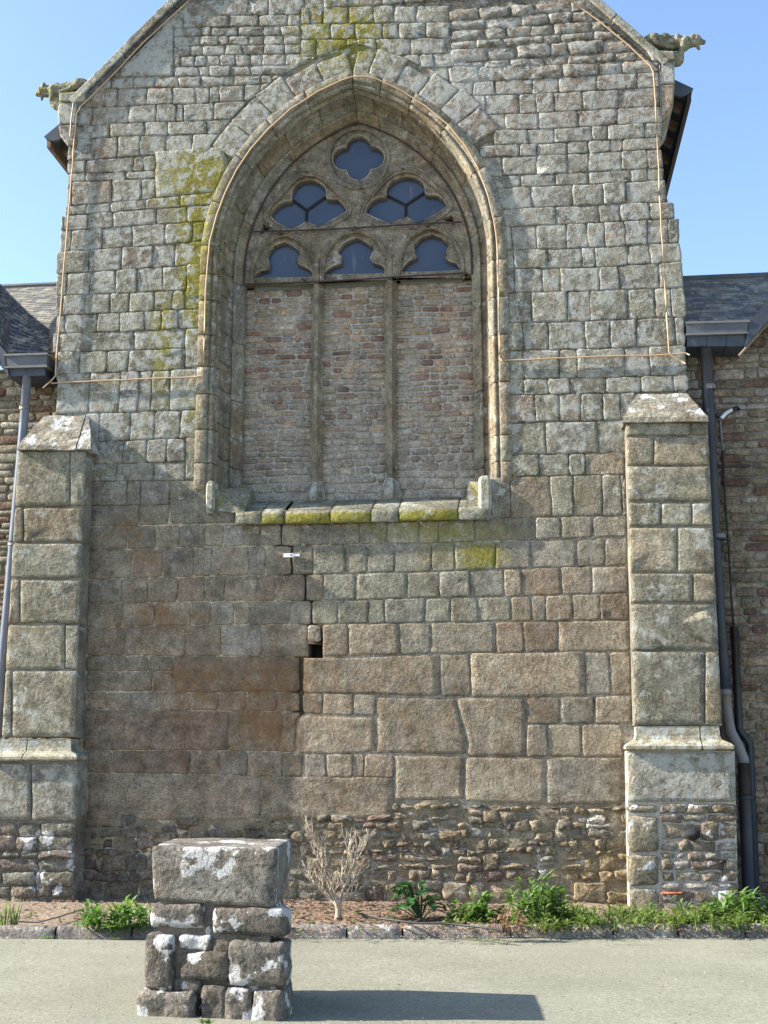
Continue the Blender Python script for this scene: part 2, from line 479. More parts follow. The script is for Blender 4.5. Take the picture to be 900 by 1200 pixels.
def wall_colour(u, v):
    x, y = PX(u, v)
    up = (.235, .222, .185); mid = (.225, .214, .168); low = (.250, .203, .150); lowr = (.260, .220, .163)
    t = min(1, max(0, (y - 560) / 110))
    c = lerp3(up if y < 300 else mid, lerp3(low, lowr, min(1, max(0, (x - 250) / 250))), t)
    if y < 150 and x > 520: c = lerp3(c, (.21, .17, .145), .55)
    if 640 < y < 720 and 370 < x < 600: c = lerp3(c, (.205, .205, .16), .7)
    h = rnd.random()
    if h < .06: c = lerp3(c, (.20, .145, .11), .45)
    elif h < .25: c = lerp3(c, (.24, .228, .20), .5)
    elif h < .42: c = lerp3(c, (.175, .168, .14), .5)
    k = rnd.uniform(.88, 1.12)
    return tuple(q * k for q in c)

# ------------------------------------------------------------------ the gable wall
gable = thing('church_gable_wall', 'tall pointed granite church gable with a large blocked traceried window', 'church wall', (0, 0, 0))
stones = []      # (area, V, F, col, par)
def edge_left(v):
    pts = [(0, -3.50), (5.0, -3.66), (6.2, -4.05), (7.0, -4.06), (7.9, -4.07), (8.4, -4.02), (8.6, -3.98), (9.1, -3.99), (9.7, -4.02), (12, -4.0)]
    return np.interp(v, [p[0] for p in pts], [p[1] for p in pts])
def edge_right(v):
    x_ = [(0, 805), (425, 805), (385, 803), (330, 801), (285, 799), (265, 795), (240, 787), (225, 783), (180, 776), (130, 774), (122, 774), (60, 775)]
    x_ = x_[1:]
    q = sorted([(P(b, a)[1], P(b, a)[0]) for a, b in x_])
    return np.interp(v, [p[0] for p in q], [p[1] for p in q])
SL = ((-3.86, 9.86), (1.04,)); SR = ((3.40, 9.82), (-1.10,))
def slope_clip(poly):
    # keep what lies below the two gable slopes
    nl = Vector((1.04, -1)).normalized(); nr = Vector((-1.10, -1)).normalized()
    poly = halfplane(poly, SL[0], (nl.x, nl.y))
    if len(poly) > 2: poly = halfplane(poly, SR[0], (nr.x, nr.y))
    return poly

CRACK = [(331, 614, 640), (342.5, 640, 673), (358, 673, 704), (365, 704, 732), (377.5, 732, 753), (352.5, 771, 838)]
def put(poly, **kw):
    gw = []
    cu0 = sum(p[0] for p in poly) / len(poly)
    for (a, b) in poly:
        xx, yy = PX(a, b)
        if any(abs(xx - xc) < 2.2 and y0_ - 4 < yy < y1_ + 4 for xc, y0_, y1_ in CRACK): a += rnd.uniform(.001, .011) * (1 if cu0 > a else -1)
        gw.append((a, b))
    poly = gw
    col = kw.pop('col', None); mat = kw.pop('mat', None)
    a0 = abs(area(poly))
    poly = arch_clip(poly)
    if len(poly) < 3: return
    poly = slope_clip(poly)
    if len(poly) < 3 or abs(area(poly)) < .004 or abs(area(poly)) < a0 * .08: return
    kw.setdefault('w0', rnd.uniform(-.004, .006))
    kw = dict(kw); kw['gap'] = kw.get('gap', .006) * rnd.uniform(.45, 1.5)
    s = stone_shape(poly, **kw)
    if s is None: return
    V, Fc, (cu, cv) = s
    par = [wall_params(p[0], p[2]) for p in V]
    base = wall_colour(cu, cv) if col is None else col
    stones.append((abs(area(poly)), V, Fc, base, par))

def curve(pts):
    q = [P(*p) for p in pts]
    us = [a for a, b in q]; vs = [b for a, b in q]
    return lambda u: float(np.interp(u, us, vs))
def lay(rows, bottom, skip=(), **kw):
    """rows: (top points, joints) in order downwards; joints may use 'L' / 'R' for the wall's own edges"""
    tops = [curve(r[0]) for r in rows] + [curve(bottom)]
    for i, (tp, js) in enumerate(rows):
        ymid = (tp[0][1] + (rows[i + 1][0][0][1] if i + 1 < len(rows) else bottom[0][1])) / 2
        vm = (tops[i](0) + tops[i + 1](0)) / 2
        us = []
        for j in js:
            if j == 'L': us.append(edge_left(vm) + rnd.uniform(-.02, .02))
            elif j == 'R': us.append(edge_right(vm) + rnd.uniform(-.02, .02))
            else: us.append(P(j, ymid)[0])
        sl = [rnd.uniform(-.008, .008) for _ in us]
        for k in range(len(us) - 1):
            a, b = us[k], us[k + 1]
            if any(si == i and sk == k for si, sk in skip): continue
            if b - a < .03: continue
            poly = [(a - sl[k], tops[i + 1](a)), (b - sl[k + 1], tops[i + 1](b)), (b + sl[k + 1], tops[i](b)), (a + sl[k], tops[i](a))]
            put(poly, **kw)
def pxpoly(pts, w=0): return [P(x, y, w) for x, y in pts]

BIG = dict(gap=.0058, rc=.024, bev=.007, dome=.0018, jit=.007, seg=.10)
# lower wall, between the buttresses -------------------------------------------------
lay([([(105, 592.5), (200, 591)], [104, 163, 198]),
     ], [(105, 617), (200, 615)], **BIG)
put(pxpoly([(198, 563.5), (200, 614.5), (276, 613.5), (276, 597), (255, 590), (255, 563)]), **BIG)
low = [
    ([(105, 617), (290, 614), (330, 613.5), (450, 611), (640, 606), (735, 604)],
     [104, 149, 182, 210, 240, 262, 285.5, 305.5, 330, 353, 387, 422, 453, 491, 514, 556, 628, 658, 695, 736]),
    ([(105, 645), (200, 642), (290, 640), (400, 638.5), (480, 637), (560, 634), (640, 632), (735, 629)],
     [103, 132, 155, 191, 227, 248, 292, 311, 342, 367, 404, 431, 463, 506, 533, 581, 622, 676, 710, 736]),
    ([(105, 679), (230, 675.5), (380, 673), (480, 671), (560, 668), (640, 665), (735, 663)],
     [103, 143, 173, 208, 240, 263, 301.5, 322, 358, 379, 417, 477, 515, 551, 591, 612, 658, 694, 737]),
    ([(105, 707), (230, 705), (380, 704), (480, 701), (600, 699), (735, 695)],
     [102, 134, 143, 181, 224, 247, 274.5, 293, 340, 365, 396, 432, 451, 498, 528.5, 561, 599.5, 623, 640, 671, 704, 738]),
    ([(105, 735), (280, 732), (400, 731.5), (480, 730), (600, 728.5), (735, 726.5)],
     [101, 146, 218, 259, 306.7, 378, 408, 468, 505, 581, 614, 654.5, 739]),
]
lay(low, [(105, 768), (280, 769), (352, 771), (400, 768.5), (640, 764), (740, 763)], skip=((4, 4),), **BIG)
put(pxpoly([(306.7, 732), (306.7, 770), (361, 770), (361, 753), (361, 732)]), **BIG)     # the stone cut round the putlog hole
put(pxpoly([(361, 732), (361, 753), (377, 753), (377, 732)]), **BIG)
# left of the crack
lay([([(98, 768), (203, 769)], [100, 148, 174, 203]), ([(98, 787), (203, 787)], [100, 140, 179, 203])], [(98, 811), (203, 810)], **BIG)
put(pxpoly([(203, 769), (203, 811), (352, 811), (351, 770)]), col=(.205, .155, .11), **BIG)
lay([([(98, 811), (353, 811)], [99, 125.5, 154.5, 184.5, 223, 256, 288, 324.5, 352]),
     ([(98, 831), (260, 833), (345, 834)], [98, 268, 331]),
     ([(98, 879), (290, 880), (353, 882)], [103, 131, 223, 257, 290, 331, 355])],
    [(98, 905.5), (260, 908), (355, 911)], **BIG)
put(pxpoly([(331, 835), (331, 845), (325, 881), (347, 882), (347, 848), (353, 838), (353, 834)]), gap=.005)
put(pxpoly([(347, 848), (347, 882), (395, 885), (440, 880), (440, 841), (353, 838)]), **BIG)
lay([([(98, 905.5), (260, 908), (462, 911)], [102, 306, 462])], [(98, 962), (290, 967), (306, 961), (462, 958)], **BIG)
# right of the crack
lay([([(353, 771), (400, 768.5), (640, 764), (740, 763)], [354, 516, 552, 685.5, 715.5, 740]),
     ], [(353, 812), (516, 816), (560, 817), (740, 815)], **BIG)
lay([([(353, 812), (440, 813)], [354, 378.5, 414, 440])], [(353, 836), (440, 840)], **BIG)
put(pxpoly([(440.5, 816), (440.5, 883), (546, 885), (548, 868), (534, 818)]), **BIG)
put(pxpoly([(535, 818), (549, 868), (548, 886), (616, 887), (616, 818)]), **BIG)
lay([([(617, 817), (740, 815)], [617, 657, 697, 741]), ([(617, 849), (740, 848)], [617, 642, 682, 731])], [(617, 887), (740, 887)], **BIG)
lay([([(355, 883), (462, 884)], [356, 383, 413.6, 427, 462])], [(355, 911), (462, 912)], **BIG)
put(pxpoly([(462, 885), (462, 938), (544, 937), (544, 886)]), **BIG)
put(pxpoly([(544.5, 887), (544.5, 940), (640, 943), (640, 888)]), **BIG)
put(pxpoly([(641, 888), (641, 943), (732, 942), (730, 887)]), **BIG)
# left of the window -------------------------------------------------------------------
UP = dict(gap=.0042, rc=.022, bev=.006, dome=.0014, jit=.008, seg=.09, rough=.0025)
lay([
    ([(130, 104), (250, 102)], [99, 123, 137, 172, 202, 229, 245.6, 257, 286, 305, 330]),
    ([(70, 128), (150, 124), (240, 121)], ['L', 90, 108, 151, 183, 206, 214.5, 251, 290]),
    ([(70, 149), (150, 144), (250, 141)], ['L', 87, 128.5, 170, 196, 242, 282]),
    ([(70, 164), (150, 159), (260, 157)], ['L', 84, 111, 138, 164, 194, 225, 262]),
    ([(70, 189), (120, 186), (182, 182)], ['L', 100, 156.6, 168, 182]),
    ([(70, 204), (182, 200)], ['L', 100, 112, 148, 182]),
    ([(70, 214), (182, 209)], ['L', 84, 131, 165.5, 182]),
    ([(70, 242), (110, 239), (170, 234), (260, 224)], ['L', 101, 129, 171, 211, 253]),
    ([(70, 253), (150, 247), (255, 239)], ['L', 75, 103, 132, 183, 219, 250]),
    ([(70, 271), (150, 265), (245, 259)], ['L', 83, 120, 155, 193, 225, 238, 248]),
    ([(60, 295), (150, 290), (240, 282)], ['L', 104.5, 142, 179, 204.5, 241]),
    ([(60, 322), (150, 315.5), (240, 310)], ['L', 78, 105.5, 135.5, 160, 191, 219]),
    ([(60, 347), (150, 343), (238, 339)], ['L', 73, 99.5, 129, 151.5, 180.5, 202, 216, 239]),
    ([(60, 370), (150, 366), (238, 361)], ['L', 76, 114, 140.5, 169, 189, 208.5, 239]),
    ([(55, 391), (150, 388), (238, 384)], ['L', 69, 157, 217]),
    ([(55, 413), (150, 411), (238, 407)], ['L', 67, 93, 125.5, 150, 217]),
    ([(50, 439), (150, 436), (238, 431)], ['L', 104.5, 140.5, 162, 177, 199, 239]),
    ([(50, 485), (150, 483), (250, 479)], [100, 116, 153, 181, 211, 238, 251]),
    ([(105, 518), (180, 515), (250, 513)], [107, 144, 172, 195, 216.5]),
    ([(105, 544), (215, 541)], [107, 136, 180, 216.5]),
    ([(105, 564), (198, 563)], [106, 148.5, 164.5, 198]),
], [(105, 592.5), (200, 591)], skip=(), **UP)
put(pxpoly([(182, 177), (182, 231), (275, 224), (262, 172)]), **UP)
put(pxpoly([(219, 310), (219, 350), (239, 349), (239, 309)]), **UP)
put(pxpoly([(217, 385), (217, 431), (239, 430), (239, 384)]), **UP)
put(pxpoly([(217, 513), (217, 562), (254, 562), (254, 512)]), **UP)
# a stone where the rope turns at the left shoulder
put(pxpoly([(100, 100), (98, 124), (123, 124), (123, 88)]), **UP)
# above the arch, left and middle --------------------------------------------------------
TOP = dict(gap=.0048, rc=.024, bev=.008, dome=.0035, jit=.009, seg=.09, rough=.004)
lay([
    ([(222, 5), (350, 4)], [195, 222, 250, 270, 296, 314, 332, 352]),
    ([(222, 18), (350, 17)], [190, 214, 237, 268, 303.5, 337, 352]),
    ([(222, 32), (350, 30)], [204, 236, 247, 279, 309, 329, 352]),
    ([(222, 42), (350, 41)], [204, 234.5, 255, 268, 291, 309, 332, 353]),
    ([(222, 53), (350, 52)], [204, 223, 237, 264, 284, 309, 334, 353]),
    ([(222, 65), (350, 63)], [204, 211.5, 228, 242, 257.5, 275.5, 293, 307, 334, 372]),
    ([(222, 77.5), (350, 76)], [204, 233, 245, 270, 293, 352]),
    ([(150, 90.5), (350, 87.5)], [108, 130, 156.6, 182, 209, 235, 275, 306, 319, 350]),
], [(130, 104), (250, 102)], **TOP)
put(pxpoly([(142, 90), (203, 88.5), (203, 35), (196, 25), (142, 80)]), col=(.26, .255, .235), **UP)
lay([
    ([(353, 8), (527, 6)], [352.5, 363, 378.6, 408, 438, 462, 488, 528]),
    ([(353, 28), (527, 26)], [353, 387, 416, 448.4, 467.5, 499, 528]),
    ([(353, 46.5), (527, 44)], [353, 370.4, 406, 419.5, 441, 481.6, 522.5]),
    ([(353, 66), (440, 66), (527, 62)], [340, 372, 400, 430, 474, 492, 508.5, 548]),
], [(353, 80), (527, 79)], **TOP)
lay([([(480, 80), (640, 75)], [465, 490, 526, 561, 590, 640]),
     ([(490, 98), (640, 92)], [480, 516, 554.5, 580, 624, 655, 700, 747, 'R']),
     ([(520, 113), (640, 109.5)], [515, 539, 569, 608.6, 628.5, 650, 683, 725, 'R']),
     ([(560, 134), (640, 132)], [560, 592, 631.5, 677.6, 723.6, 'R']),
     ([(570, 153), (640, 151)], [555, 579, 619, 649.5, 694, 712, 755.5, 'R']),
     ([(570, 170), (640, 168)], [562.5, 609, 629, 665, 690, 715, 730, 'R']),
     ([(570, 184), (640, 182)], [565, 588.6, 629, 665, 690, 728.7, 759, 'R']),
     ([(580, 206), (640, 204)], [572, 610, 651, 690, 740, 759, 'R']),
     ([(580, 220), (640, 218)], [575, 622.6, 671, 707, 734, 'R']),
     ([(590, 245), (640, 243)], [585, 651, 702.6, 727, 762, 'R']),
     ([(590, 266), (700, 261), (790, 256)], [588, 600, 628.5, 664, 688.6, 709, 733, 759, 784, 'R']),
     ([(600, 293), (700, 290), (790, 284)], [586, 602, 642, 682, 697.6, 736, 762, 'R']),
     ([(600, 315), (700, 313), (790, 307)], [586, 603, 636, 656.7, 702.7, 726, 773.5, 'R']),
     ([(600, 343), (700, 341), (790, 337)], [585, 596.6, 623, 665, 692, 736, 768, 787, 'R']),
     ([(600, 378), (700, 376), (790, 372)], [585, 613, 642.6, 686, 715.5, 746, 791.6, 'R']),
     ([(600, 411), (700, 409), (790, 405)], [585, 614, 655.5, 676.6, 731.5, 762, 'R']),
     ([(585, 445), (700, 442), (800, 440)], [576, 585, 614, 643, 668, 710, 751.6, 790, 'R']),
     ([(585, 463), (700, 461), (740, 460)], [576, 586, 627, 655.5, 681, 707, 727, 745]),
     ([(575, 496), (740, 492)], [575, 640, 701, 733]),
     ([(575, 534), (740, 530)], [575, 598.5, 632, 667, 686, 733]),
     ([(575, 559), (740, 556)], [575, 598.5, 646, 672, 706, 729, 734])],
    [(575, 607), (640, 606), (735, 604)], **UP)
# the rough thin courses at the top right and everything up to the apex
def random_rows(u0, u1, v0, v1, hmin, hmax, lmin, lmax, **kw):
    v = v0
    while v < v1 - .03:
        h = rnd.uniform(hmin, hmax); top = min(v + h, v1)
        if v1 - top < hmin * .5: top = v1
        a = (u0(v) if callable(u0) else u0)
        e = (u1(v) if callable(u1) else u1)
        ph = rnd.uniform(0, 6)
        while a < e - .04:
            b = min(e, a + rnd.uniform(lmin, lmax))
            if e - b < lmin * .5: b = e
            j = [rnd.uniform(-.012, .012) for _ in range(4)]
            put([(a + j[0], v + j[1] * .5), (b + j[2], v + j[3] * .5), (b + j[0], top + j[2] * .5), (a + j[1], top + j[0] * .5)],
                w0=rnd.uniform(-.007, .011), **kw)
            a = b
        v = top
vt = P(600, 90)[1]
ROUGH = dict(gap=.0045, rc=.028, bev=.012, dome=.009, jit=.012, rough=.006, seg=.09)
random_rows(P(528, 40)[0], lambda v: edge_right(min(v, 9.85)), P(640, 92)[1], P(600, 6)[1], .10, .19, .2, .5, **ROUGH)
random_rows(-4.1, 4.0, P(450, 6)[1] + .012, 12.4, .15, .24, .22, .5, **TOP)

stones.sort(key=lambda s: -s[0])
for a, V, Fc, col, par in stones[:300]:
    obj('stone', V, Fc, M_STONE, gable, col, par)
if len(stones) > 300:
    mb = MB()
    for a, V, Fc, col, par in stones[300:]: mb.add(V, Fc, col, par)
    o = mb.build('small_stones', M_STONE, gable, True); o['kind'] = 'stuff'
print('gable stones', len(stones))

# mortar core: a height field behind the stones, open at the window and the putlog hole
def in_window(u, v):
    if v < sz_f + .05: return False
    if v <= AVS: return abs(u - AC) < AA - .06
    s = 1 if u > AC else -1
    return math.hypot(u - (AC - s * ACX), v - AVS) < AR - .06 and True
HOLE = [P(361, 772), P(378, 753)]
HOLE2 = [P(668, 545), P(685, 532)]
core = MB()
du = .06
us = np.arange(-4.12, 3.62, du); vs = np.arange(-.1, 12.6, du)
idx = {}
def cd(u, v):
    x, y = PX(u, v)
    dd = .016 if y < 600 else .0135
    for (xc, y0_, y1_) in CRACK:
        if abs(x - xc) < 6 and y0_ - 2 < y < y1_ + 2: dd = .12
    return -dd + .005 * mnoise.noise(Vector((u * 5, v * 5, 3))) + .003 * mnoise.noise(Vector((u * 15, v * 15, 3)))
def cvert(i, j):
    if (i, j) not in idx:
        u, v = us[i], vs[j]
        idx[(i, j)] = len(core.v)
        lo, hi = edge_left(v) + .03, edge_right(v) - .03
        uu = min(max(u, lo), hi)
        vv = min(v, SL[0][1] + (uu - SL[0][0]) * 1.04 - .02, SR[0][1] - (uu - SR[0][0]) * 1.10 - .02)
        core.v.append((uu, -cd(u, v), vv))
    return idx[(i, j)]
for i in range(len(us) - 1):
    for j in range(len(vs) - 1):
        cu, cv = us[i] + du / 2, vs[j] + du / 2
        if cu < edge_left(cv) - du / 2 or cu > edge_right(cv) + du / 2: continue
        if cv > SL[0][1] + (cu - SL[0][0]) * 1.04 + du or cv > SR[0][1] - (cu - SR[0][0]) * 1.10 + du: continue
        if in_window(cu, cv): continue
        if HOLE[0][0] + .01 < cu < HOLE[1][0] and HOLE[0][1] < cv < HOLE[1][1]: continue
        core.f.append((cvert(i, j), cvert(i + 1, j), cvert(i + 1, j + 1), cvert(i, j + 1)))
for q in core.v:
    x, y = PX(q[0], q[2]); k = .5 + .5 * mnoise.noise(Vector((q[0] * 2.2, q[2] * 2.2, 8)))
    c_ = lerp3((.12, .108, .085), (.27, .24, .19), max(0, min(1, k * 1.3 - .25)))
    if y > 600: c_ = lerp3(c_, (.36, .32, .27) if x > 400 else (.50, .42, .31), .85)
    core.c.append(c_); pq = wall_params(q[0], q[2]); core.p.append((pq[0] * .7, pq[1], pq[2]))
core.build('mortar_core', M_STONE, gable, True)
sides = MB()                       # thickness of the wall: its two flanks, its back and the two slopes
for e, sgn in ((edge_left, -1), (edge_right, 1)):
    for k in range(40):
        v0, v1 = k * .25, min((k + 1) * .25, 9.85)
        if v1 <= v0: continue
        a, b = float(e(v0)) - sgn * .03, float(e(v1)) - sgn * .03
        q = [(a, .03, v0), (b, .03, v1), (b, 1.0, v1), (a, 1.0, v0)]
        sides.add(q if sgn < 0 else q[::-1], [(3, 2, 1, 0)])
apu = (SR[0][1] + 1.10 * SR[0][0] - SL[0][1] + 1.04 * SL[0][0]) / 2.14
apv = SL[0][1] + (apu - SL[0][0]) * 1.04
sides.add([(-3.88, .03, 9.83), (apu, .03, apv - .02), (apu, 1.0, apv - .02), (-3.88, 1.0, 9.83)], [(0, 1, 2, 3)])
sides.add([(3.42, .03, 9.79), (apu, .03, apv - .02), (apu, 1.0, apv - .02), (3.42, 1.0, 9.79)], [(3, 2, 1, 0)])
sides.add([(-3.6, 1.0, 0), (3.3, 1.0, 0), (3.3, 1.0, 9.8), (apu, 1.0, apv - .02), (-3.6, 1.0, 9.8)], [(0, 1, 2, 3, 4)])
sides.build('wall_back', M_MORT, gable)
hb = MB()
h0, h1 = HOLE
hb.add([(h0[0], .02, h0[1]), (h1[0], .02, h0[1]), (h1[0], .02, h1[1]), (h0[0], .02, h1[1]),
        (h0[0], .5, h0[1]), (h1[0], .5, h0[1]), (h1[0], .5, h1[1]), (h0[0], .5, h1[1])],
       [(0, 1, 5, 4), (1, 2, 6, 5), (2, 3, 7, 6), (3, 0, 4, 7), (4, 5, 6, 7)])
hb.build('putlog_hole', M_MORT_D, gable)

# voussoir ring of plain stones above the arch
for side in (-1, 1):
    th = TH_RING
    cx = AC - side * ACX
    while th < TH_A - .02:
        d = rnd.uniform(.105, .16)
        t1 = th + d
        if TH_A - t1 < .07: t1 = TH_A
        Ro = AR + RINGW * rnd.uniform(.78, 1.22); Ri = AR + .012
        def pt(R, t): return (cx + side * R * math.cos(t), AVS + R * math.sin(t))
        poly = [pt(Ri, th), pt(Ro, th), pt(Ro, t1), pt(Ri, t1)]
        if side == -1: poly = poly[::-1]
        n0 = (side, 0)
        poly = halfplane(poly, (AC, 0), n0)
        if len(poly) >= 3:
            s = stone_shape(poly, w0=rnd.uniform(.004, .009), gap=.0045, rc=.022, bev=.007, dome=.002, jit=.006, seg=.09)
            if s:
                V, Fc, (cu, cv) = s
                obj('voussoir', V, Fc, M_STONE, gable, wall_colour(cu, cv), [wall_params(p[0], p[2]) for p in V])
        th = t1

# moulded jambs and arch: two orders, cut into blocks
PROF_OUT = [(-.035, -.05), (-.03, .004), (-.02, .012), (.085, .012), (.10, .004), (.108, -.022), (.118, -.030), (.128, -.012), (.145, -.004),
            (.165, -.012), (.178, -.035), (.180, -.055), (.172, -.068), (.178, -.088), (.198, -.098), (.212, -.13)]
PROF_MID = [(.212, -.13), (.217, -.22), (.228, -.31), (.250, -.362), (.285, -.38), (.300, -.382)]
PROF_IN = [(.300, -.382), (.302, -.362), (.314, -.352), (.328, -.360), (.338, -.385), (.345, -.405), (.368, -.43), (.374, -.45), (.40, -.462), (.42, -.485), (.425, -.62)]
def sweep(prof, side, t0, t1, name, par_fn, mat, colf):
    n = max(2, int((t1 - t0) / .07))
    st = [t0 + .004] + [t0 + .016 + (t1 - t0 - .032) * k / n for k in range(n + 1)] + [t1 - .004]
    V = []
    for k, t in enumerate(st):
        end = k in (0, len(st) - 1)
        for s, w in prof:
            u, v = arch_pt(side, t, s + (.010 if end else 0))
            V.append(W3(u, v, w - (.012 if end else 0)))
    m_ = len(prof); Fc = []
    for k in range(len(st) - 1):
        for i in range(m_ - 1):
            q = (k * m_ + i, (k + 1) * m_ + i, (k + 1) * m_ + i + 1, k * m_ + i + 1)
            Fc.append(q if side < 0 else q[::-1])
    par = [par_fn(p[0], p[2]) for p in V]
    o = obj(name, V, Fc, mat, window, colf(), par)
    return o
window = thing('traceried_window', 'large pointed Gothic window with three small traceried lights, deep moulded surround and blocked lower part', 'window', (AC, 0, JAMB_V0))
def jamb_col():
    k = rnd.uniform(.9, 1.1); c = rnd.choice([(.20, .172, .125), (.20, .185, .14), (.185, .152, .108), (.20, .188, .155)])
    return tuple(q * k for q in c)
def jamb_par(u, v):
    a, b, c = wall_params(u, v); return (a * .45, min(b * .35 + .05, .5), .12)
for side in (-1, 1):
    L1 = AVS - JAMB_V0
    js = [0, .33, .74, 1.18, 1.52, 1.92, 2.36, 2.70] if side < 0 else [0, .25, .56, 1.2, 1.78, 2.25, 2.72]
    js = js + [L1 + AR * TH_A * q for q in ((.06, .24, .44, .62, .80, 1.0) if side < 0 else (.12, .33, .56, .74, .88, 1.0))]
    for k in range(len(js) - 1):
        sweep(PROF_OUT, side, js[k], js[k + 1], 'moulded_block', jamb_par, M_SMOOTH, jamb_col)
    j2 = [q + (.11 if 0 < q < ARCH_LEN - .01 else 0) for q in js]
    for k in range(len(j2) - 1):
        sweep(PROF_MID, side, j2[k], j2[k + 1], 'hollow_moulded_block', jamb_par, M_SMOOTH, jamb_col)
    j3 = [0] + [q + .02 for q in js[1:-1:2]] + [ARCH_LEN]
    for k in range(len(j3) - 1):
        sweep(PROF_IN, side, j3[k], j3[k + 1], 'inner_moulded_block', jamb_par, M_SMOOTH, jamb_col)

# sill --------------------------------------------------------------------------------
sz_f = P(450, 598, .06)[1]; sz_b = P(450, 584, -.45)[1]; sz_bot = P(450, 611.5, .06)[1]
sj = [276, 306.5, 332, 334.5, 387, 435, 467, 537, 574]
for k in range(len(sj) - 1):
    if sj[k + 1] - sj[k] < 4: continue
    a, b = P(sj[k], 600, .05)[0], P(sj[k + 1], 600, .05)[0]
    # side faces follow the splay of the jambs
    ab, bb = a + .02, b + .02
    mb = MB()
    dr = (600 - (a + b) / 2 * 0)
    prof = [(.02, sz_bot + .012), (.058, sz_bot), (.065, sz_bot + .02), (.066, sz_f - .025), (.052, sz_f), (.02, sz_f + .022), (-.20, sz_f + .022 + (sz_b - sz_f) * .45), (-.47, sz_b), (-.60, sz_b + .01)]
    dz = rnd.uniform(-.006, .006); V = []
    g = .005
    for t, gg in ((0, 1), (.03, 0), (.35, 0), (.65, 0), (.97, 0), (1, 1)):
        for w, z in prof:
            uu = a + g + (b - a - 2 * g) * t + (-w) * .015
            V.append((uu, -(w - gg * .007 + rnd.uniform(-.002, .002)), z + dz - gg * .007))
    m_ = len(prof); Fc = []
    for q in range(5):
        for i in range(m_ - 1): Fc.append((q * m_ + i, (q + 1) * m_ + i, (q + 1) * m_ + i + 1, q * m_ + i + 1))
    par = []
    for p in V:
        front = max(0, min(1, (sz_f + .0 - p[2]) / .03)) * (p[1] < -.03)
        par.append((.25, .15 + .62 * front * (k in (2, 3, 4, 6, 1)), .12 * front))
    o = obj('sill_stone', V, Fc, M_STONE, window, lerp3((.22, .21, .165), (.20, .20, .16), rnd.random()), par)
    fix_normals(o)
# pedestals at the foot of each jamb roll
for (xa, xb, ya, yb) in ((240.5, 251, 563, 602), (560.5, 576, 557, 603)):
    a, b = P(xa, 580, .05)[0], P(xb, 580, .05)[0]; zt = P(xa, ya, .05)[1]; zb = P(xa, yb, .05)[1]
    mb = MB(); cxp = (a + b) / 2; hw = (b - a) / 2
    lev = [(zb, .55, .0), (zb + .06, .9, .0), (zb + .09, 1.0, .0), (zt - .06, 1.0, 0), (zt - .02, .85, -.01), (zt, .6, -.03)]
    for i, (z, s_, dw) in enumerate(lev):
        for (du_, w) in ((-1, -.20), (-1, .01), (-.55, .055), (.55, .055), (1, .01), (1, -.20)):
            mb.v.append((cxp + du_ * hw * s_, -(w + dw), z))
    for i in range(len(lev) - 1):
        for k in range(5): mb.f.append((i * 6 + k, i * 6 + k + 1, (i + 1) * 6 + k + 1, (i + 1) * 6 + k))
    mb.f.append(tuple(30 + k for k in range(6)))
    mb.c = [(.27, .255, .20)] * len(mb.v); mb.p = [(.5, .12, .05)] * len(mb.v)
    fix_normals(mb.build('jamb_pedestal', M_SMOOTH, window))
    
# left part of the splayed sill below the jamb
mb = MB()
zl = P(255, 575, 0)[1]
mb.add([(P(250, 600)[0], .0, P(255, 598)[1]), (P(287, 600)[0], -.05, sz_f + .0), (P(290, 578)[0], .45, sz_b + .02), (P(290, 560)[0], .30, zl + .10), (P(252, 570)[0], .02, zl + .02)],
       [(0, 1, 2, 3, 4)], (.21, .20, .165), (.3, .25, .05))
fix_normals(mb.build('sill_return', M_STONE, window))
mb = MB()
mb.add([(P(578, 600)[0], .0, P(578, 600)[1]), (P(545, 600)[0], -.05, sz_f + .0), (P(547, 578)[0], .45, sz_b + .02), (P(548, 560)[0], .30, zl + .10), (P(577, 570)[0], .02, zl + .02)],
       [(4, 3, 2, 1, 0)], (.21, .20, .165), (.3, .25, .05))
fix_normals(mb.build('sill_return', M_STONE, window))

# tracery -----------------------------------------------------------------------------
TW = -.50
def Q(pts, w=TW): return [P(x, y, w) for x, y in pts]
quatre = []
for k in range(64):
    th = 2 * math.pi * k / 64; best = 0
    for (cx_, cy_, r_) in ((420, 173.2, 13.3), (420, 196, 13.5), (404.5, 185.5, 13), (435.5, 184.5, 13)):
        dx, dy = cx_ - 420, cy_ - 185
        b_ = dx * math.cos(th) + dy * math.sin(th); c_ = dx * dx + dy * dy - r_ * r_
        disc = b_ * b_ - c_
        if disc > 0: best = max(best, b_ + math.sqrt(disc))
    quatre.append((420 + best * math.cos(th), 185 + best * math.sin(th)))
tref_l = [(343, 233), (342.7, 224.5), (347.4, 216.6), (355, 212), (361.4, 211), (371, 213), (378.4, 218.4), (381.5, 225.4), (381, 231.5), (385, 233), (393.8, 233),
          (400.8, 240), (403.4, 247), (392, 254), (381.5, 260), (371, 263), (363, 260.4), (359, 257.8), (354, 262), (346.5, 265.6), (336, 264), (325.5, 258.6),
          (319, 250.8), (321, 245.5), (327, 239.4), (334, 236), (340, 235)]
tref_r = [(454, 230), (454, 221), (459, 213), (468, 208), (475.6, 206.7), (487, 209), (494, 214), (496.6, 220), (497, 227), (501, 228), (510, 228), (517, 233),
          (521.5, 241), (510, 249), (497.5, 256), (488, 259.5), (480, 255.7), (475.6, 251.5), (469.5, 256), (461, 259.5), (452, 258), (441.5, 253.4), (430.7, 248),
          (433, 240), (439, 233), (445, 230.5), (451, 230)]
hd_l = [(301, 320.8), (306, 316), (315, 314), (317, 308.5), (314.5, 303), (315, 296), (322, 288), (332.5, 284), (343, 288), (349.7, 296), (349, 302), (346.5, 307.6),
        (355, 311), (361, 314.6), (365, 319)]
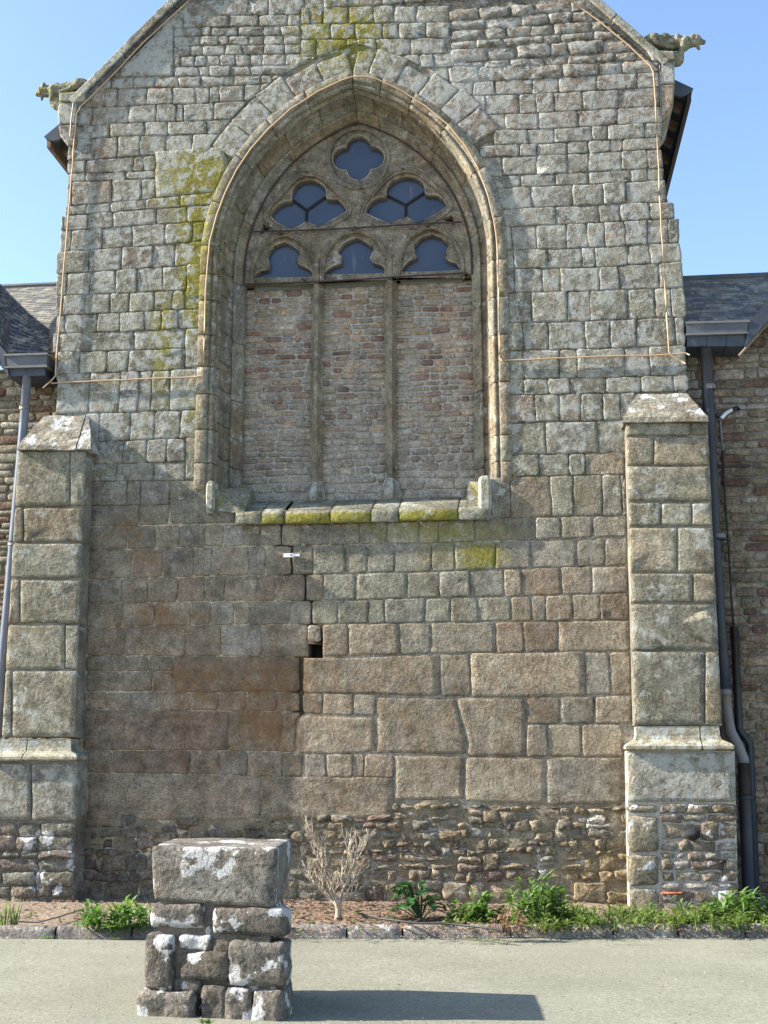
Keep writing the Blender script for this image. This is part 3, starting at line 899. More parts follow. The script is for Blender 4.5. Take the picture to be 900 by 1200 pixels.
hd_m = [(383, 317), (386, 314), (392, 310), (400.8, 306.8), (401.2, 300.6), (397, 293.6), (402.5, 285.8), (411, 281), (418, 279.5), (420.5, 280), (429, 285), (435, 290),
        (436, 295.4), (432.8, 302.4), (436, 306.8), (445, 309), (451, 314.6)]
hd_r = [(472.5, 313.8), (480, 305), (489.6, 299.8), (487, 294.5), (487, 286.6), (494, 278.8), (506, 275), (516.8, 278.8), (523.8, 285.8), (523.4, 292.8), (520, 300.6),
        (525.5, 305), (532.5, 306.8), (537, 312)]
heads = [hd_l, hd_m, hd_r]
def hull(pts):
    pts = sorted(set(pts))
    def half(ps):
        h = []
        for p in ps:
            while len(h) > 1 and (h[-1][0] - h[-2][0]) * (p[1] - h[-2][1]) - (h[-1][1] - h[-2][1]) * (p[0] - h[-2][0]) <= 0: h.pop()
            h.append(p)
        return h
    a = half(pts); b = half(pts[::-1]); return a[:-1] + b[:-1]
def grow(pts, k, kx=None):
    cx_ = (min(p[0] for p in pts) + max(p[0] for p in pts)) / 2; cy_ = (min(p[1] for p in pts) + max(p[1] for p in pts)) / 2
    return [(cx_ + (p[0] - cx_) * (kx or k), cy_ + (p[1] - cy_) * k) for p in pts]
def resmooth(pts, n=40, it=2):
    """closed polygon resampled and smoothed"""
    P_ = [Vector(p) for p in pts]; P_.append(P_[0]); L = [0]
    for i in range(1, len(P_)): L.append(L[-1] + (P_[i] - P_[i - 1]).length)
    out = []
    for k in range(n):
        t = L[-1] * k / n
        for i in range(1, len(P_)):
            if L[i] >= t:
                q = (t - L[i - 1]) / max(1e-9, L[i] - L[i - 1]); out.append(P_[i - 1].lerp(P_[i], q)); break
    for _ in range(it):
        out = [(out[i - 1] + out[i] * 2 + out[(i + 1) % len(out)]) / 4 for i in range(len(out))]
    return [tuple(p) for p in out]
def inner_arch(s, vbot, n=26):
    pts = []
    for k in range(n + 1):
        t = (AVS - JAMB_V0) + AR * TH_A * k / n
        pts.append(arch_pt(-1, t, s))
    R_ = [arch_pt(1, (AVS - JAMB_V0) + AR * TH_A * k / n, s) for k in range(n)]
    return [(AC - (AA - s), vbot)] + pts + R_[::-1] + [(AC + (AA - s), vbot)]
def plate(name, outer, holes, w_front, thick, bev, mat, parent, col, par):
    cu = bpy.data.curves.new(name, 'CURVE'); cu.dimensions = '2D'; cu.fill_mode = 'BOTH'
    cu.extrude = thick / 2; cu.bevel_depth = bev; cu.bevel_resolution = 1; cu.offset = -bev
    for pts in [outer] + holes:
        sp = cu.splines.new('POLY'); sp.points.add(len(pts) - 1)
        for i, p in enumerate(pts): sp.points[i].co = (p[0], p[1], 0, 1)
        sp.use_cyclic_u = True
    tmp = bpy.data.objects.new('tmp_' + name, cu); COLL.objects.link(tmp)
    dg = bpy.context.evaluated_depsgraph_get()
    me0 = bpy.data.meshes.new_from_object(tmp.evaluated_get(dg))
    V = [(v.co.x, -(w_front - thick / 2 - bev + v.co.z), v.co.y) for v in me0.vertices]
    Fc = [tuple(p.vertices) for p in me0.polygons]
    bpy.data.objects.remove(tmp); bpy.data.curves.remove(cu); bpy.data.meshes.remove(me0)
    return fix_normals(obj(name, V, Fc, mat, parent, col, par, smooth=False))
TC = (.19, .163, .125)
vb = P(420, 327, TW)[1]
eye_l = [(309, 264), (317, 268), (306, 274)]; eye_r = [(529, 253), (533, 262), (520, 258)]
holes0 = [Q(grow(h, 1.05)) for h in (quatre, tref_l, tref_r, eye_l, eye_r)]
for h in heads:
    b = h + [(h[-1][0], h[-1][1] + 2.5), (h[0][0], h[0][1] + 1.5)]
    holes0.append(Q(grow(b, 1.07)))
plate('cusped_tracery', inner_arch(.40, vb - .02), holes0, TW - .035, .09, .012, M_SMOOTH, window, TC, (.12, .05, .1))
big_q = [(420 + 33 * math.cos(2 * math.pi * k / 40), 185 + 33 * math.sin(2 * math.pi * k / 40)) for k in range(40)]
def pointed(pts, k, kx, n=44):
    return resmooth(hull(grow(pts, k, kx)), n, 2)
bl = pointed(tref_l, 1.20, 1.15); br = pointed(tref_r, 1.20, 1.15)
bh = []
for h in heads:
    x0, x1 = h[0][0], h[-1][0]; yb = (h[0][1] + h[-1][1]) / 2; cx_ = (x0 + x1) / 2; yt = min(p[1] for p in h) - 7
    pts = [(x0 - 3, yb + 12)]
    n = 12; a_ = (x1 - x0) / 2 + 3; hh = yb - yt
    R_ = (a_ * a_ + hh * hh) / (2 * a_)
    for k in range(n + 1):
        th = math.asin(min(1, hh / R_)) * k / n; pts.append((cx_ + (R_ - a_) - R_ * math.cos(th), yb - R_ * math.sin(th)))
    for k in range(n - 1, -1, -1):
        th = math.asin(min(1, hh / R_)) * k / n; pts.append((cx_ - (R_ - a_) + R_ * math.cos(th), yb - R_ * math.sin(th)))
    pts.append((x1 + 3, yb + 12)); bh.append(pts)
def dense(pts): return pts
spand1 = [(367, 266), (382, 263), (374, 281)]; spand2 = [(450, 262), (466, 259), (458, 277)]
plate('tracery_ribs', inner_arch(.40, vb - .02), [Q(p) for p in [big_q, bl, br] + bh + [grow(eye_l, 1.2), grow(eye_r, 1.2)]], TW + .015, .05, .014, M_SMOOTH, window, tuple(q * 1.05 for q in TC), (.15, .05, .08))
mb = MB()
for pts, cyc in ((big_q, 1), (bl, 1), (br, 1), (bh[0], 0), (bh[1], 0), (bh[2], 0)):
    g = grow(pts, 1.13 if len(pts) > 30 else 1.09, 1.10)
    q = [W3(*P(x, y, TW), TW + .016) for x, y in g]
    if cyc: q.append(q[0])
    mb.tube(q, .016, 6, tuple(z * 1.08 for z in TC), (.2, .05, .08), cap=False)
o = mb.build('tracery_roll_mouldings', M_SMOOTH, window, True)
# pale rims round the openings: a mortar line, lit chamfers put into the colour
for pts in (quatre, tref_l, tref_r, hd_l, hd_m, hd_r):
    q = [W3(*P(x, y, TW - .04), TW - .040) for x, y in grow(pts, 1.085)]
    if pts in (quatre, tref_l, tref_r): q.append(q[0])
    mb = MB(); mb.tube(q, .011, 5, (.33, .27, .21), (.3, 0, 0), cap=False)
    mb.build('opening_edge', M_SMOOTH, window, True)
# glass
gl = MB()
ia = inner_arch(.36, vb - .02)
n = len(ia)
glass_z = TW - .115
gl.add([W3(p[0], p[1], glass_z) for p in ia], [tuple(range(n))])
fix_normals(gl.build('glass_pane', M_GLASS, window))
# Y-shaped bars in the two trefoils
mb = MB()
for (a, b) in (((341, 233), (359.5, 246.5)), ((381.5, 231), (359.5, 246.5)), ((359.5, 246.5), (359, 259)),
               ((453, 229), (475.5, 240.5)), ((497, 226), (475.5, 240.5)), ((475.5, 240.5), (475.6, 253))):
    mb.tube([W3(*P(*a, TW - .1), TW - .1), W3(*P(*b, TW - .1), TW - .1)], .017, 4)
mb.build('glazing_bar', M_BLACK, window)
# cement strips under the lights
for (xa, xb, ya) in ((298, 369, 326), (380, 455, 323), (469, 542, 320)):
    a = P(xa, ya, TW - .03); b = P(xb, ya, TW - .03)
    mb = MB(); mb.box((a[0], -(TW - .062), vb - .075), (b[0], -(TW - .12), P(420, 319.5, TW)[1] + .004))
    mb.build('cement_strip', M_CEMENT, window)
# iron bars
for (y0, y1, xa, xb) in ((333, 321, 288, 548), (271.5, 261, 297, 541)):
    mb = MB()
    pts = [W3(*P(xa + (xb - xa) * t, y0 + (y1 - y0) * t + 1.0 * math.sin(t * 5), TW + .07), TW + .07) for t in np.linspace(0, 1, 9)]
    mb.tube(pts, .011, 6)
    for x_ in (356, 459) if y0 > 300 else (418,):
        q = P(x_, (y0 + y1) / 2, TW + .07)
        mb.tube([W3(q[0] - .03, q[1] + .0, TW + .08), W3(q[0] + .03, q[1] - .035, TW + .08)], .012, 5)
    mb.build('iron_bar', M_IRON, window)
# curved iron frame inside the arch
mb = MB()
for side in (-1, 1):
    ts = np.linspace(AVS - JAMB_V0 - .15, ARCH_LEN, 24)
    mb.tube([W3(*arch_pt(side, t, .415), TW + .045) for t in ts], .011, 5)
mb.build('iron_arch_bar', M_IRON, window)
# mullions
mull_b = P(370, 566, -.5)[1]
for x0, x1 in ((372.5, 368), (458.5, 456)):
    ut = P(x0, 335, -.5)[0]; ub = P(x1, 560, -.5)[0]
    c0 = (ut + ub) / 2
    vt_ = vb + .30
    sec = [(-.085, -.62), (-.085, -.56), (-.06, -.545), (-.05, -.51), (-.032, -.495), (-.028, -.465), (.028, -.465), (.032, -.495), (.05, -.51), (.06, -.545), (.085, -.56), (.085, -.62)]
    V, Fc = [], []
    zs = np.linspace(mull_b, vt_, 9)
    for z in zs:
        for s, w in sec: V.append((c0 + s * .9 + rnd.uniform(-.001, .001), -w, z))
    m_ = len(sec)
    for k in range(len(zs) - 1):
        for i in range(m_ - 1): Fc.append((k * m_ + i, k * m_ + i + 1, (k + 1) * m_ + i + 1, (k + 1) * m_ + i))
    fix_normals(obj('mullion', V, Fc, M_SMOOTH, window, (.20, .172, .128), (.15, .08, .1), smooth=False))
    # flared foot
    V, Fc = [], []
    for z, k, e in ((mull_b + .03, .95, 0), (mull_b - .06, 1.25, .02), (mull_b - .12, 1.5, .04), (sz_b - .02, 1.5, .04)):
        for s, w in sec: V.append((c0 + s * k, -(w + (e if w > -.6 else 0)), z))
    for k in range(3):
        for i in range(m_ - 1): Fc.append((k * m_ + i, k * m_ + i + 1, (k + 1) * m_ + i + 1, (k + 1) * m_ + i))
    fix_normals(obj('mullion_foot', V, Fc, M_SMOOTH, window, (.21, .197, .16), (.4, .15, .1), smooth=False))

# the three blocked lights: small coursed stones in pale mortar --------------------------
def coursed_panel(root, u0, u1, v0, v1, w0, hr, lr, colf, mat, mmat, parf=(0.1, 0, .1), big_low=0.0, gapv=.007, dome=.006, mortar_w=.014):
    lst = []
    v = v0
    while v < v1 - .02:
        f = 1 + big_low * max(0, 1 - (v - v0) / .5)
        h = rnd.uniform(*hr) * f; top = min(v1, v + h)
        if v1 - top < hr[0] * .5: top = v1
        a = u0; ph = rnd.uniform(0, 9)
        wob = lambda u, s_: .008 * math.sin(u * 5 + s_)
        while a < u1 - .02:
            b = min(u1, a + rnd.uniform(*lr) * f)
            if u1 - b < lr[0] * .45: b = u1
            j = [rnd.uniform(-.007, .007) for _ in range(4)]
            poly = [(a + j[0], v + wob(a, v * 9)), (b + j[1], v + wob(b, v * 9)), (b + j[2], top + wob(b, top * 9)), (a + j[3], top + wob(a, top * 9))]
            s = stone_shape(poly, w0=w0 + rnd.uniform(-.004, .006), gap=gapv * rnd.uniform(.8, 1.5), rc=.03, bev=.010, dome=dome, depth=.04, seg=.3, jit=.005)
            if s: lst.append((abs(area(poly)), s))
            a = b
        v = top
    lst.sort(key=lambda q: -q[0])
    rest = MB()
    for k, (a, (V, Fc, c)) in enumerate(lst):
        cc = colf(*c)
        if k < 300: obj('stone', V, Fc, mat, root, cc, parf)
        else: rest.add(V, Fc, cc, parf)
    if rest.v:
        o = rest.build('small_stones', mat, root, True); o['kind'] = 'stuff'
    mb = MB(); nu = max(2, int((u1 - u0) / .08)); nv = max(2, int((v1 - v0) / .08))
    for i in range(nu + 1):
        for k in range(nv + 1):
            uu = u0 + (u1 - u0) * i / nu; vv = v0 + (v1 - v0) * k / nv
            mb.v.append((uu, -(w0 - mortar_w + .004 * mnoise.noise(Vector((uu * 8, vv * 8, 1)))), vv))
    for i in range(nu):
        for k in range(nv):
            a = i * (nv + 1) + k; mb.f.append((a, a + nv + 1, a + nv + 2, a + 1))
    mb.build('mortar_bed', mmat, root, True)
def infill_col(u, v):
    h = rnd.random(); c = (.27, .218, .168)
    if h < .13: c = (.20, .125, .095)
    elif h < .3: c = (.29, .212, .145)
    elif h < .55: c = (.25, .222, .182)
    elif h < .6: c = (.15, .10, .082)
    t = max(0, 1 - (v - 5.2) / 1.3) * .7
    c = lerp3(c, (.245, .228, .192), t)
    k = rnd.uniform(1.02, 1.26); return tuple(q * k for q in c)
IW = -.575
mu = [P(372.5, 335, -.5)[0], P(458.5, 335, -.5)[0]]; mub = [P(368, 560, -.5)[0], P(456, 560, -.5)[0]]
mu = [(mu[i] + mub[i]) / 2 for i in range(2)]
bounds = [(AC - 1.44, mu[0] - .06), (mu[0] + .06, mu[1] - .06), (mu[1] + .06, AC + 1.44)]
labels = ['left blocked window light filled with small coursed brown stones', 'middle blocked window light of small pale coursed stones between the two mullions',
          'right blocked window light filled with small stones, beside the sunlit jamb']
for (a, b), lb in zip(bounds, labels):
    r_ = thing('window_blocking', lb, 'stone infill', ((a + b) / 2, -IW, sz_b), 'blocked lights of the big window')
    coursed_panel(r_, a, b, sz_b - .03, vb - .05, IW, (.062, .095), (.10, .27), infill_col, M_SMOOTH, M_MORT_W, big_low=.9)

# ------------------------------------------------------------------ coping and kneelers
def along(a, b, L, wth, t, wfront, wback, name, mat, parent, up=1, col=(.28, .27, .22), par=(.5, .1, .3)):
    a = Vector(a); b = Vector(b); d = (b - a); n_ = max(1, round(d.length / L)); d.normalize(); nn = Vector((-d.y, d.x)) * up
    for k in range(n_):
        p0 = a + (b - a) * (k / n_) + d * .004; p1 = a + (b - a) * ((k + 1) / n_) - d * .004
        jj = rnd.uniform(-.008, .008)
        poly = [p0, p1, p1 + nn * (t + jj), p0 + nn * (t + jj)]
        mb = MB()
        kk = rnd.uniform(.85, 1.15); mb.prism([tuple(p) for p in poly], -wfront, -wback, tuple(q * kk for q in col), par)
        o = fix_normals(mb.build(name, mat, parent))
        bv = o.modifiers.new('bevel', 'BEVEL'); bv.width = .012; bv.segments = 2
apex = (apu, apv)
along((-3.95, SL[0][1] - .09), apex, .85, 1, .10, .055, -1.05, 'coping_stone', M_STONE, gable, 1)
along((-3.90, SL[0][1] - .14), (apu, apv - .09), .85, 1, .075, .025, -1.0, 'coping_fillet', M_STONE, gable, 1, (.10, .10, .09), (.2, 0, .1))
along((3.41, SR[0][1] - .011), apex, .85, 1, .10, .055, -1.05, 'coping_stone', M_STONE, gable, -1)
along((3.40, SR[0][1] - .10), (apu, apv - .10), .85, 1, .075, .025, -1.0, 'coping_fillet', M_STONE, gable, -1, (.10, .10, .09), (.2, 0, .1))
def block(name, polypx, w0, w1, mat, parent, col, par, bevel=.02, w=0.0):
    mb = MB(); mb.prism([P(x, y, w) for x, y in polypx], -w0, -w1, col, par)
    o = fix_normals(mb.build(name, mat, parent))
    if bevel:
        bv = o.modifiers.new('bevel', 'BEVEL'); bv.width = bevel; bv.segments = 2
    return o
block('kneeler_stone', [(68, 129), (69, 147), (91, 146), (91, 121), (70, 122)], .03, -.9, M_STONE, gable, (.28, .27, .23), (.6, .1, .2))
block('kneeler_stone', [(69, 148), (71, 160), (80, 172), (91, 172), (91, 147)], .03, -.9, M_STONE, gable, (.27, .22, .18), (.3, .1, .2))
block('kneeler_stone', [(70, 111), (71, 121), (101, 121), (101, 108)], .05, -.9, M_STONE, gable, (.28, .27, .23), (.5, .3, .2))
block('kneeler_stone', [(774, 74), (774, 99), (790.5, 99), (790.5, 73)], .03, -.9, M_STONE, gable, (.29, .28, .25), (.7, .05, .1))
block('kneeler_stone', [(774, 100), (775, 136), (783, 131), (789, 122), (790.5, 100)], .03, -.9, M_STONE, gable, (.29, .24, .18), (.3, .05, .15))
block('kneeler_stone', [(757, 60), (765, 73), (791, 73), (790, 62)], .05, -.9, M_STONE, gable, (.28, .27, .22), (.6, .2, .2))

# ------------------------------------------------------------------ carved beasts on the kneelers
def blob(name, parts, voxel, mat, col, par, disp=.012, parent=None):
    """parts: (kind, ...) ellipsoids and tapered limbs fused into one skin"""
    bm = bmesh.new()
    for p in parts:
        if p[0] == 'e':
            _, c, r, rot = p
            mtx = Matrix.Translation(c) @ Matrix.Rotation(rot, 4, 'Y') @ Matrix.Diagonal((*r, 1))
            bmesh.ops.create_icosphere(bm, subdivisions=3, radius=1, matrix=mtx)
        else:
            _, a, b, ra, rb = p
            a = Vector(a); b = Vector(b); n_ = 5
            for k in range(n_ + 1):
                t = k / n_
                bmesh.ops.create_icosphere(bm, subdivisions=2, radius=ra + (rb - ra) * t, matrix=Matrix.Translation(a.lerp(b, t)))
    me = bpy.data.meshes.new('tmp'); bm.to_mesh(me); bm.free()
    o = bpy.data.objects.new('tmp', me); COLL.objects.link(o)
    r = o.modifiers.new('r', 'REMESH'); r.mode = 'VOXEL'; r.voxel_size = voxel
    s = o.modifiers.new('s', 'SMOOTH'); s.iterations = 3; s.factor = .5
    dg = bpy.context.evaluated_depsgraph_get()
    m2 = bpy.data.meshes.new_from_object(o.evaluated_get(dg))
    V = []
    for v in m2.vertices:
        q = v.co; nz = mnoise.noise(q * 22) * disp + mnoise.noise(q * 60) * disp * .4
        V.append(tuple(q + v.normal * nz))
    Fc = [tuple(p.vertices) for p in m2.polygons]
    bpy.data.objects.remove(o); bpy.data.meshes.remove(me); bpy.data.meshes.remove(m2)
    return obj(name, V, Fc, mat, parent, col, par)
def beast(label, px, flip, wc):
    """px maps the animal's named spots to (x, y) in the photograph's frame; it lies along the eaves"""
    def q(k, dw=0.0):
        a = P(*px[k], wc); return Vector((a[0], -(wc + dw), a[1]))
    s = flip
    parts = []
    parts.append(('e', q('haunch'), (.13, .16, .11), 0))
    parts.append(('c', q('haunch'), q('chest'), .085, .095))
    parts.append(('c', q('back'), q('chest'), .085, .10))
    parts.append(('c', q('chest'), q('head'), .085, .075))
    parts.append(('e', q('head'), (.082, .078, .075), 0))
    parts.append(('c', q('head'), q('muzzle'), .050, .036))
    parts.append(('c', q('head'), q('jaw'), .034, .022))
    for k in range(7):
        parts.append(('e', q('chest').lerp(q('back'), k / 6) + Vector((0, rnd.uniform(-.07, .0), .05)), (.035, .035, .05), 0))
    for dw in (-.06, .06):
        parts.append(('e', q('ear', dw), (.032, .022, .048), 0))
        parts.append(('c', q('chest', dw * 1.2), q('paw', dw), .045, .032))
        parts.append(('c', q('haunch', dw * 1.9), q('knee', dw * 1.9), .065, .04))
        parts.append(('c', q('knee', dw * 1.9), q('foot', dw * 1.9), .038, .03))
    parts.append(('c', q('haunch'), q('tail'), .035, .02))
    parts.append(('c', q('paw'), q('corbel'), .055, .09))
    parts.append(('c', q('corbel'), q('root'), .085, .09))
    o = blob('carved_beast', parts, .011, M_STONE, (.22, .215, .165), (.35, .25, .2), .006)
    return tag(o, label, 'stone carving', 'carved beasts at the foot of the gable')
beast('weathered crouching stone beast with lowered head on the left shoulder of the gable',
      dict(haunch=(96, 103), back=(85, 105), chest=(64, 107), head=(50.5, 107), muzzle=(44, 110.5), jaw=(49, 116.5), ear=(53, 103), paw=(62, 119), knee=(86, 110), foot=(75, 113), tail=(101, 104), corbel=(68, 122), root=(76, 124)), -1, -.12)
beast('stone beast with open mouth and raised head jutting from the right shoulder of the gable',
      dict(haunch=(765, 51), back=(778, 51), chest=(801, 51), head=(814.5, 47.5), muzzle=(823.5, 49.5), jaw=(819, 57.5), ear=(811, 46.5), paw=(797, 65), knee=(772, 58), foot=(786, 61), tail=(759, 50), corbel=(793, 70), root=(787, 68)), 1, -.12)

# ------------------------------------------------------------------ buttresses
def buttress(label, faces, root_px, pw=.30, plw=.37):
    b = thing('buttress', label, 'buttress', (P(*root_px)[0], -.2, 0), 'buttresses of the gable')
    return b
PB = .27; PP = .34
bl_ = buttress('left granite buttress with a sloping two-piece lichened cap, beside the pale blue pipe', None, (50, 1065))
br_ = buttress('right granite buttress with a sloping white-lichened cap, beside the dark pipe', None, (795, 1065))
def bstone(parent, pts, w, col=None, par=(.25, .03, .08), mat=M_STONE, side=None, depth=None, **kw):
    poly = [P(x, y, w) for x, y in pts]
    kw = dict(dict(gap=.005, rc=.02, bev=.012, dome=.003), **kw)
    s = stone_shape(poly, w0=w + rnd.uniform(-.003, .003), depth=depth if depth is not None else w + .05, **kw)
    if s:
        V, Fc, c = s
        k = rnd.uniform(.9, 1.1)
        col = col or rnd.choice([(.245, .225, .168), (.235, .222, .172), (.245, .212, .155), (.222, .21, .165)])
        return obj('stone', V, Fc, mat, parent, tuple(q * k for q in col), par)
def brow(parent, y0, y1, xs, w, lx, rx, **kw):
    """one course; xs inner joints; lx, rx edge functions of y"""
    j = [None] + list(xs) + [None]
    for k in range(len(j) - 1):
        xa0 = lx(y0) if j[k] is None else j[k]; xa1 = lx(y1) if j[k] is None else j[k] - .3
        xb0 = rx(y0) if j[k + 1] is None else j[k + 1]; xb1 = rx(y1) if j[k + 1] is None else j[k + 1] - .3
        bstone(parent, [(xa1, y1), (xb1, y1), (xb0, y0), (xa0, y0)], w, **kw)
lin = lambda a, b: (lambda y: a[1] + (b[1] - a[1]) * (y - a[0]) / (b[0] - a[0]))
# left: front face edges
LL, LR = lin((527, 21), (862, 1.5)), lin((527, 101), (862, 87.5))
for y0, y1, xs in ((528, 593, [82]), (595, 635, [27.5]), (636.5, 677, []), (679, 730.5, [23]), (732, 784.5, [76]), (786, 864, [14])):
    brow(bl_, y0, y1, xs, PB, LL, LR)
RL, RR = lin((495, 733.5), (850, 743.5)), lin((495, 830), (850, 847))
for y0, y1, xs in ((494.5, 510, [810]), (512, 545, [766]), (546, 587, []), (589, 616, [775, 811]), (617.5, 671, [794]), (672, 706, [812]), (707.5, 761.5, []), (763, 849, [826])):
    brow(br_, y0, y1, xs, PB, RL, RR)
def bcore(parent, pts, w, mat=M_MORT, w1=-.02):
    mb = MB(); mb.prism([P(x, y, w) for x, y in pts], -(w - .022), -w1)
    return fix_normals(mb.build('mortar_core', mat, parent))
bcore(bl_, [(21.5, 527), (100.5, 527), (87, 864), (2, 864)], PB)
bcore(br_, [(734, 494), (829.5, 494), (846.5, 850), (743.8, 850)], PB)
# caps
def cap(parent, front, top, name='cap_stone', col=(.26, .25, .21), par=(.33, .08, .35), lip=.05):
    """front edge (two px points at the nose) and top edge on the wall"""
    a, b = [P(x, y, PB + lip) for x, y in front]; c, d = [P(x, y, .004) for x, y in top]
    t = .055
    V = [(a[0], -(PB + lip), a[1]), (b[0], -(PB + lip), b[1]), (b[0], -(PB + lip - .01), b[1] + t), (a[0], -(PB + lip - .01), a[1] + t),
         (d[0], -.0, d[1]), (c[0], -.0, c[1]), (a[0], .03, a[1]), (b[0], .03, b[1])]
    Fc = [(0, 1, 2, 3), (3, 2, 4, 5), (0, 3, 5, 6), (1, 7, 4, 2), (0, 6, 7, 1)]
    mb = MB()
    # subdivide the slope for an uneven surface
    bm = bmesh.new(); vs_ = [bm.verts.new(v) for v in V]
    for f_ in Fc: bm.faces.new([vs_[i] for i in f_])
    bmesh.ops.subdivide_edges(bm, edges=bm.edges[:], cuts=4, use_grid_fill=True)
    bmesh.ops.recalc_face_normals(bm, faces=bm.faces)
    for v in bm.verts:
        v.co += Vector((mnoise.noise(v.co * 9), mnoise.noise(v.co * 9 + Vector((5, 0, 0))), mnoise.noise(v.co * 9 + Vector((0, 7, 0))))) * .012
    me = bpy.data.meshes.new('t'); bm.to_mesh(me); bm.free()
    VV = [tuple(v.co) for v in me.vertices]; FF = [tuple(p.vertices) for p in me.polygons]
    return obj(name, VV, FF, M_PIL, parent, col, par, smooth=False)
cap(bl_, ((20, 527), (89, 527)), ((51, 487), (99, 487)))
cap(bl_, ((90.5, 527), (106, 527)), ((100.5, 487), (104, 489)), col=(.28, .27, .24), par=(.3, .1, .1))
cap(br_, ((730.5, 494.5), (830, 493.5)), ((746, 462), (805, 461)))
# plinth moulding
def moulding(parent, x0, x1, yt, yb, xs, wtop, wbot, col):
    edges = [x0] + xs + [x1]
    zt = P((x0 + x1) / 2, yt, wtop)[1]; zb = P((x0 + x1) / 2, yb, wbot)[1]
    H = zt - zb
    prof = [(wtop, zt), (wtop + .004, zb + H * .62), (wtop + .02, zb + H * .45), (wbot + .02, zb + H * .30), (wbot + .045, zb + H * .2), (wbot + .045, zb + H * .08), (wbot + .01, zb)]
    for k in range(len(edges) - 1):
        a = P(edges[k], (yt + yb) / 2, wbot)[0]; b = P(edges[k + 1], (yt + yb) / 2, wbot)[0]
        V = []; first = k == 0; last = k == len(edges) - 2
        ia_, ib_ = .006, .006
        for w, z in prof:
            ea = (w - wbot - .045); 
            V.append((a + (ia_ if not first else -.0 - ea), -w, z)); V.append((b - (ib_ if not last else -.0 - ea), -w, z))
        n0 = len(V)
        for w, z in prof:
            ea = (w - wbot - .045)
            V.append((a + (ia_ if not first else -ea), .02, z)); V.append((b - (ib_ if not last else -ea), .02, z))
        Fc = []
        for i in range(len(prof) - 1):
            Fc.append((2 * i, 2 * i + 1, 2 * i + 3, 2 * i + 2))
            Fc.append((2 * i, 2 * i + 2, n0 + 2 * i + 2, n0 + 2 * i)); Fc.append((2 * i + 1, n0 + 2 * i + 1, n0 + 2 * i + 3, 2 * i + 3))
        m_ = len(prof) - 1
        Fc.append((0, n0, n0 + 1, 1)); Fc.append((2 * m_, 2 * m_ + 1, n0 + 2 * m_ + 1, n0 + 2 * m_))
        fix_normals(obj('plinth_moulding', V, Fc, M_SMOOTH, parent, col, (.45, .1, .1), smooth=False))
moulding(bl_, -16, 92, 866, 892, [28], PB - .01, PP, (.26, .245, .19))
moulding(br_, 733, 859, 851, 880, [822], PB - .01, PP, (.26, .238, .175))
PLC = (.25, .24, .20)
for parent, L_, R_, rows in (
    (bl_, lin((893, -20), (1070, -24)), lin((893, 90), (1070, 86)), ((894, 962, [36.5]),)),
    (br_, lin((880, 734), (1058, 739)), lin((880, 862), (1058, 866)), ((881.5, 940, []),))):
    for y0, y1, xs in rows:
        brow(parent, y0, y1, xs, PP, L_, R_, col=PLC, par=(.50, .05, .05), gap=.006)
# lower rubble of the buttress feet
def foot_rows(parent, rows, L_, R_, colf, parf, w, **kw):
    for y0, y1, xs in rows:
        j = [L_((y0 + y1) / 2)] + xs + [R_((y0 + y1) / 2)]
        for k in range(len(j) - 1):
            s1, s2 = rnd.uniform(-1.2, 1.2), rnd.uniform(-1.2, 1.2)
            bstone(parent, [(j[k] + s1, y1), (j[k + 1] + s2, y1 + rnd.uniform(-1, 1)), (j[k + 1] - s2, y0), (j[k] - s1, y0 + rnd.uniform(-1, 1))],
                   w + rnd.uniform(-.02, .008), col=colf(), par=parf, mat=M_PIL, gap=.002, rc=.024, bev=.012, dome=.010, jit=.011, seg=.08, rough=.006)
lcol = lambda: rnd.choice([(.21, .198, .155), (.18, .168, .137), (.20, .17, .14), (.225, .217, .18)])
foot_rows(bl_, [(964, 980, [-4, 21, 48]), (980, 997, [19, 44]), (997, 1006, [2, 23, 45]), (1006, 1022, [-6, 44]), (1022, 1038, [3, 41, 47]), (1038, 1052, [13, 42, 60]),
                (1052, 1066, [12, 30, 45, 60]), (1066, 1082, [10, 28, 58])], lin((964, -20), (1080, -24)), lin((964, 88), (1080, 84)), lcol, (.28, .10, .05), PP)
# right foot: quoins on the left, small pieces to the right
for pts in ([(735, 954), (771, 954), (771, 942), (735, 942)], [(736, 999), (773, 999), (772, 956), (735, 956)], [(737, 1039), (773, 1039), (773, 1001), (736, 1001)], [(738, 1072), (773, 1072), (773, 1041), (737, 1041)]):
    bstone(br_, pts, PP, col=(.26, .23, .165), par=(.4, .05, .05), mat=M_PIL, gap=.007, rc=.04, bev=.02, dome=.01)
rcol = lambda: rnd.choice([(.235, .195, .145), (.20, .17, .13), (.26, .227, .18), (.17, .132, .11), (.30, .275, .243), (.235, .203, .157)])
foot_rows(br_, [(942, 954, [806, 832]), (954, 963, [800, 828]), (963, 985, [822, 843]), (985, 998, [795, 808, 840]), (998, 1008, [792, 805, 825, 846]),
                (1008, 1020, [788, 810, 850]), (1020, 1034, [791, 822, 845]), (1034, 1044, [800, 832]), (1044, 1058, [790, 815, 842]), (1058, 1072, [800, 830])],
          lambda y: 774, lin((942, 863), (1070, 866)), rcol, (.26, .05, .05), PP)
bstone(br_, [(800, 978), (808, 986), (818, 985), (823, 978), (817, 971), (806, 972)], PP + .045, col=(.025, .027, .03), par=(0, 0, 0), mat=M_SMOOTH, gap=.002, rc=.05, bev=.02, dome=.02)
bstone(br_, [(775, 1046), (775, 1049), (801, 1048), (801, 1045)], PP + .012, col=(.36, .13, .07), par=(0, 0, 0), mat=M_SMOOTH, gap=.001, rc=.01, bev=.008)
bcore(bl_, [(-22, 892), (89, 892), (85, 1082), (-26, 1082)], PP - .006, M_MORT)
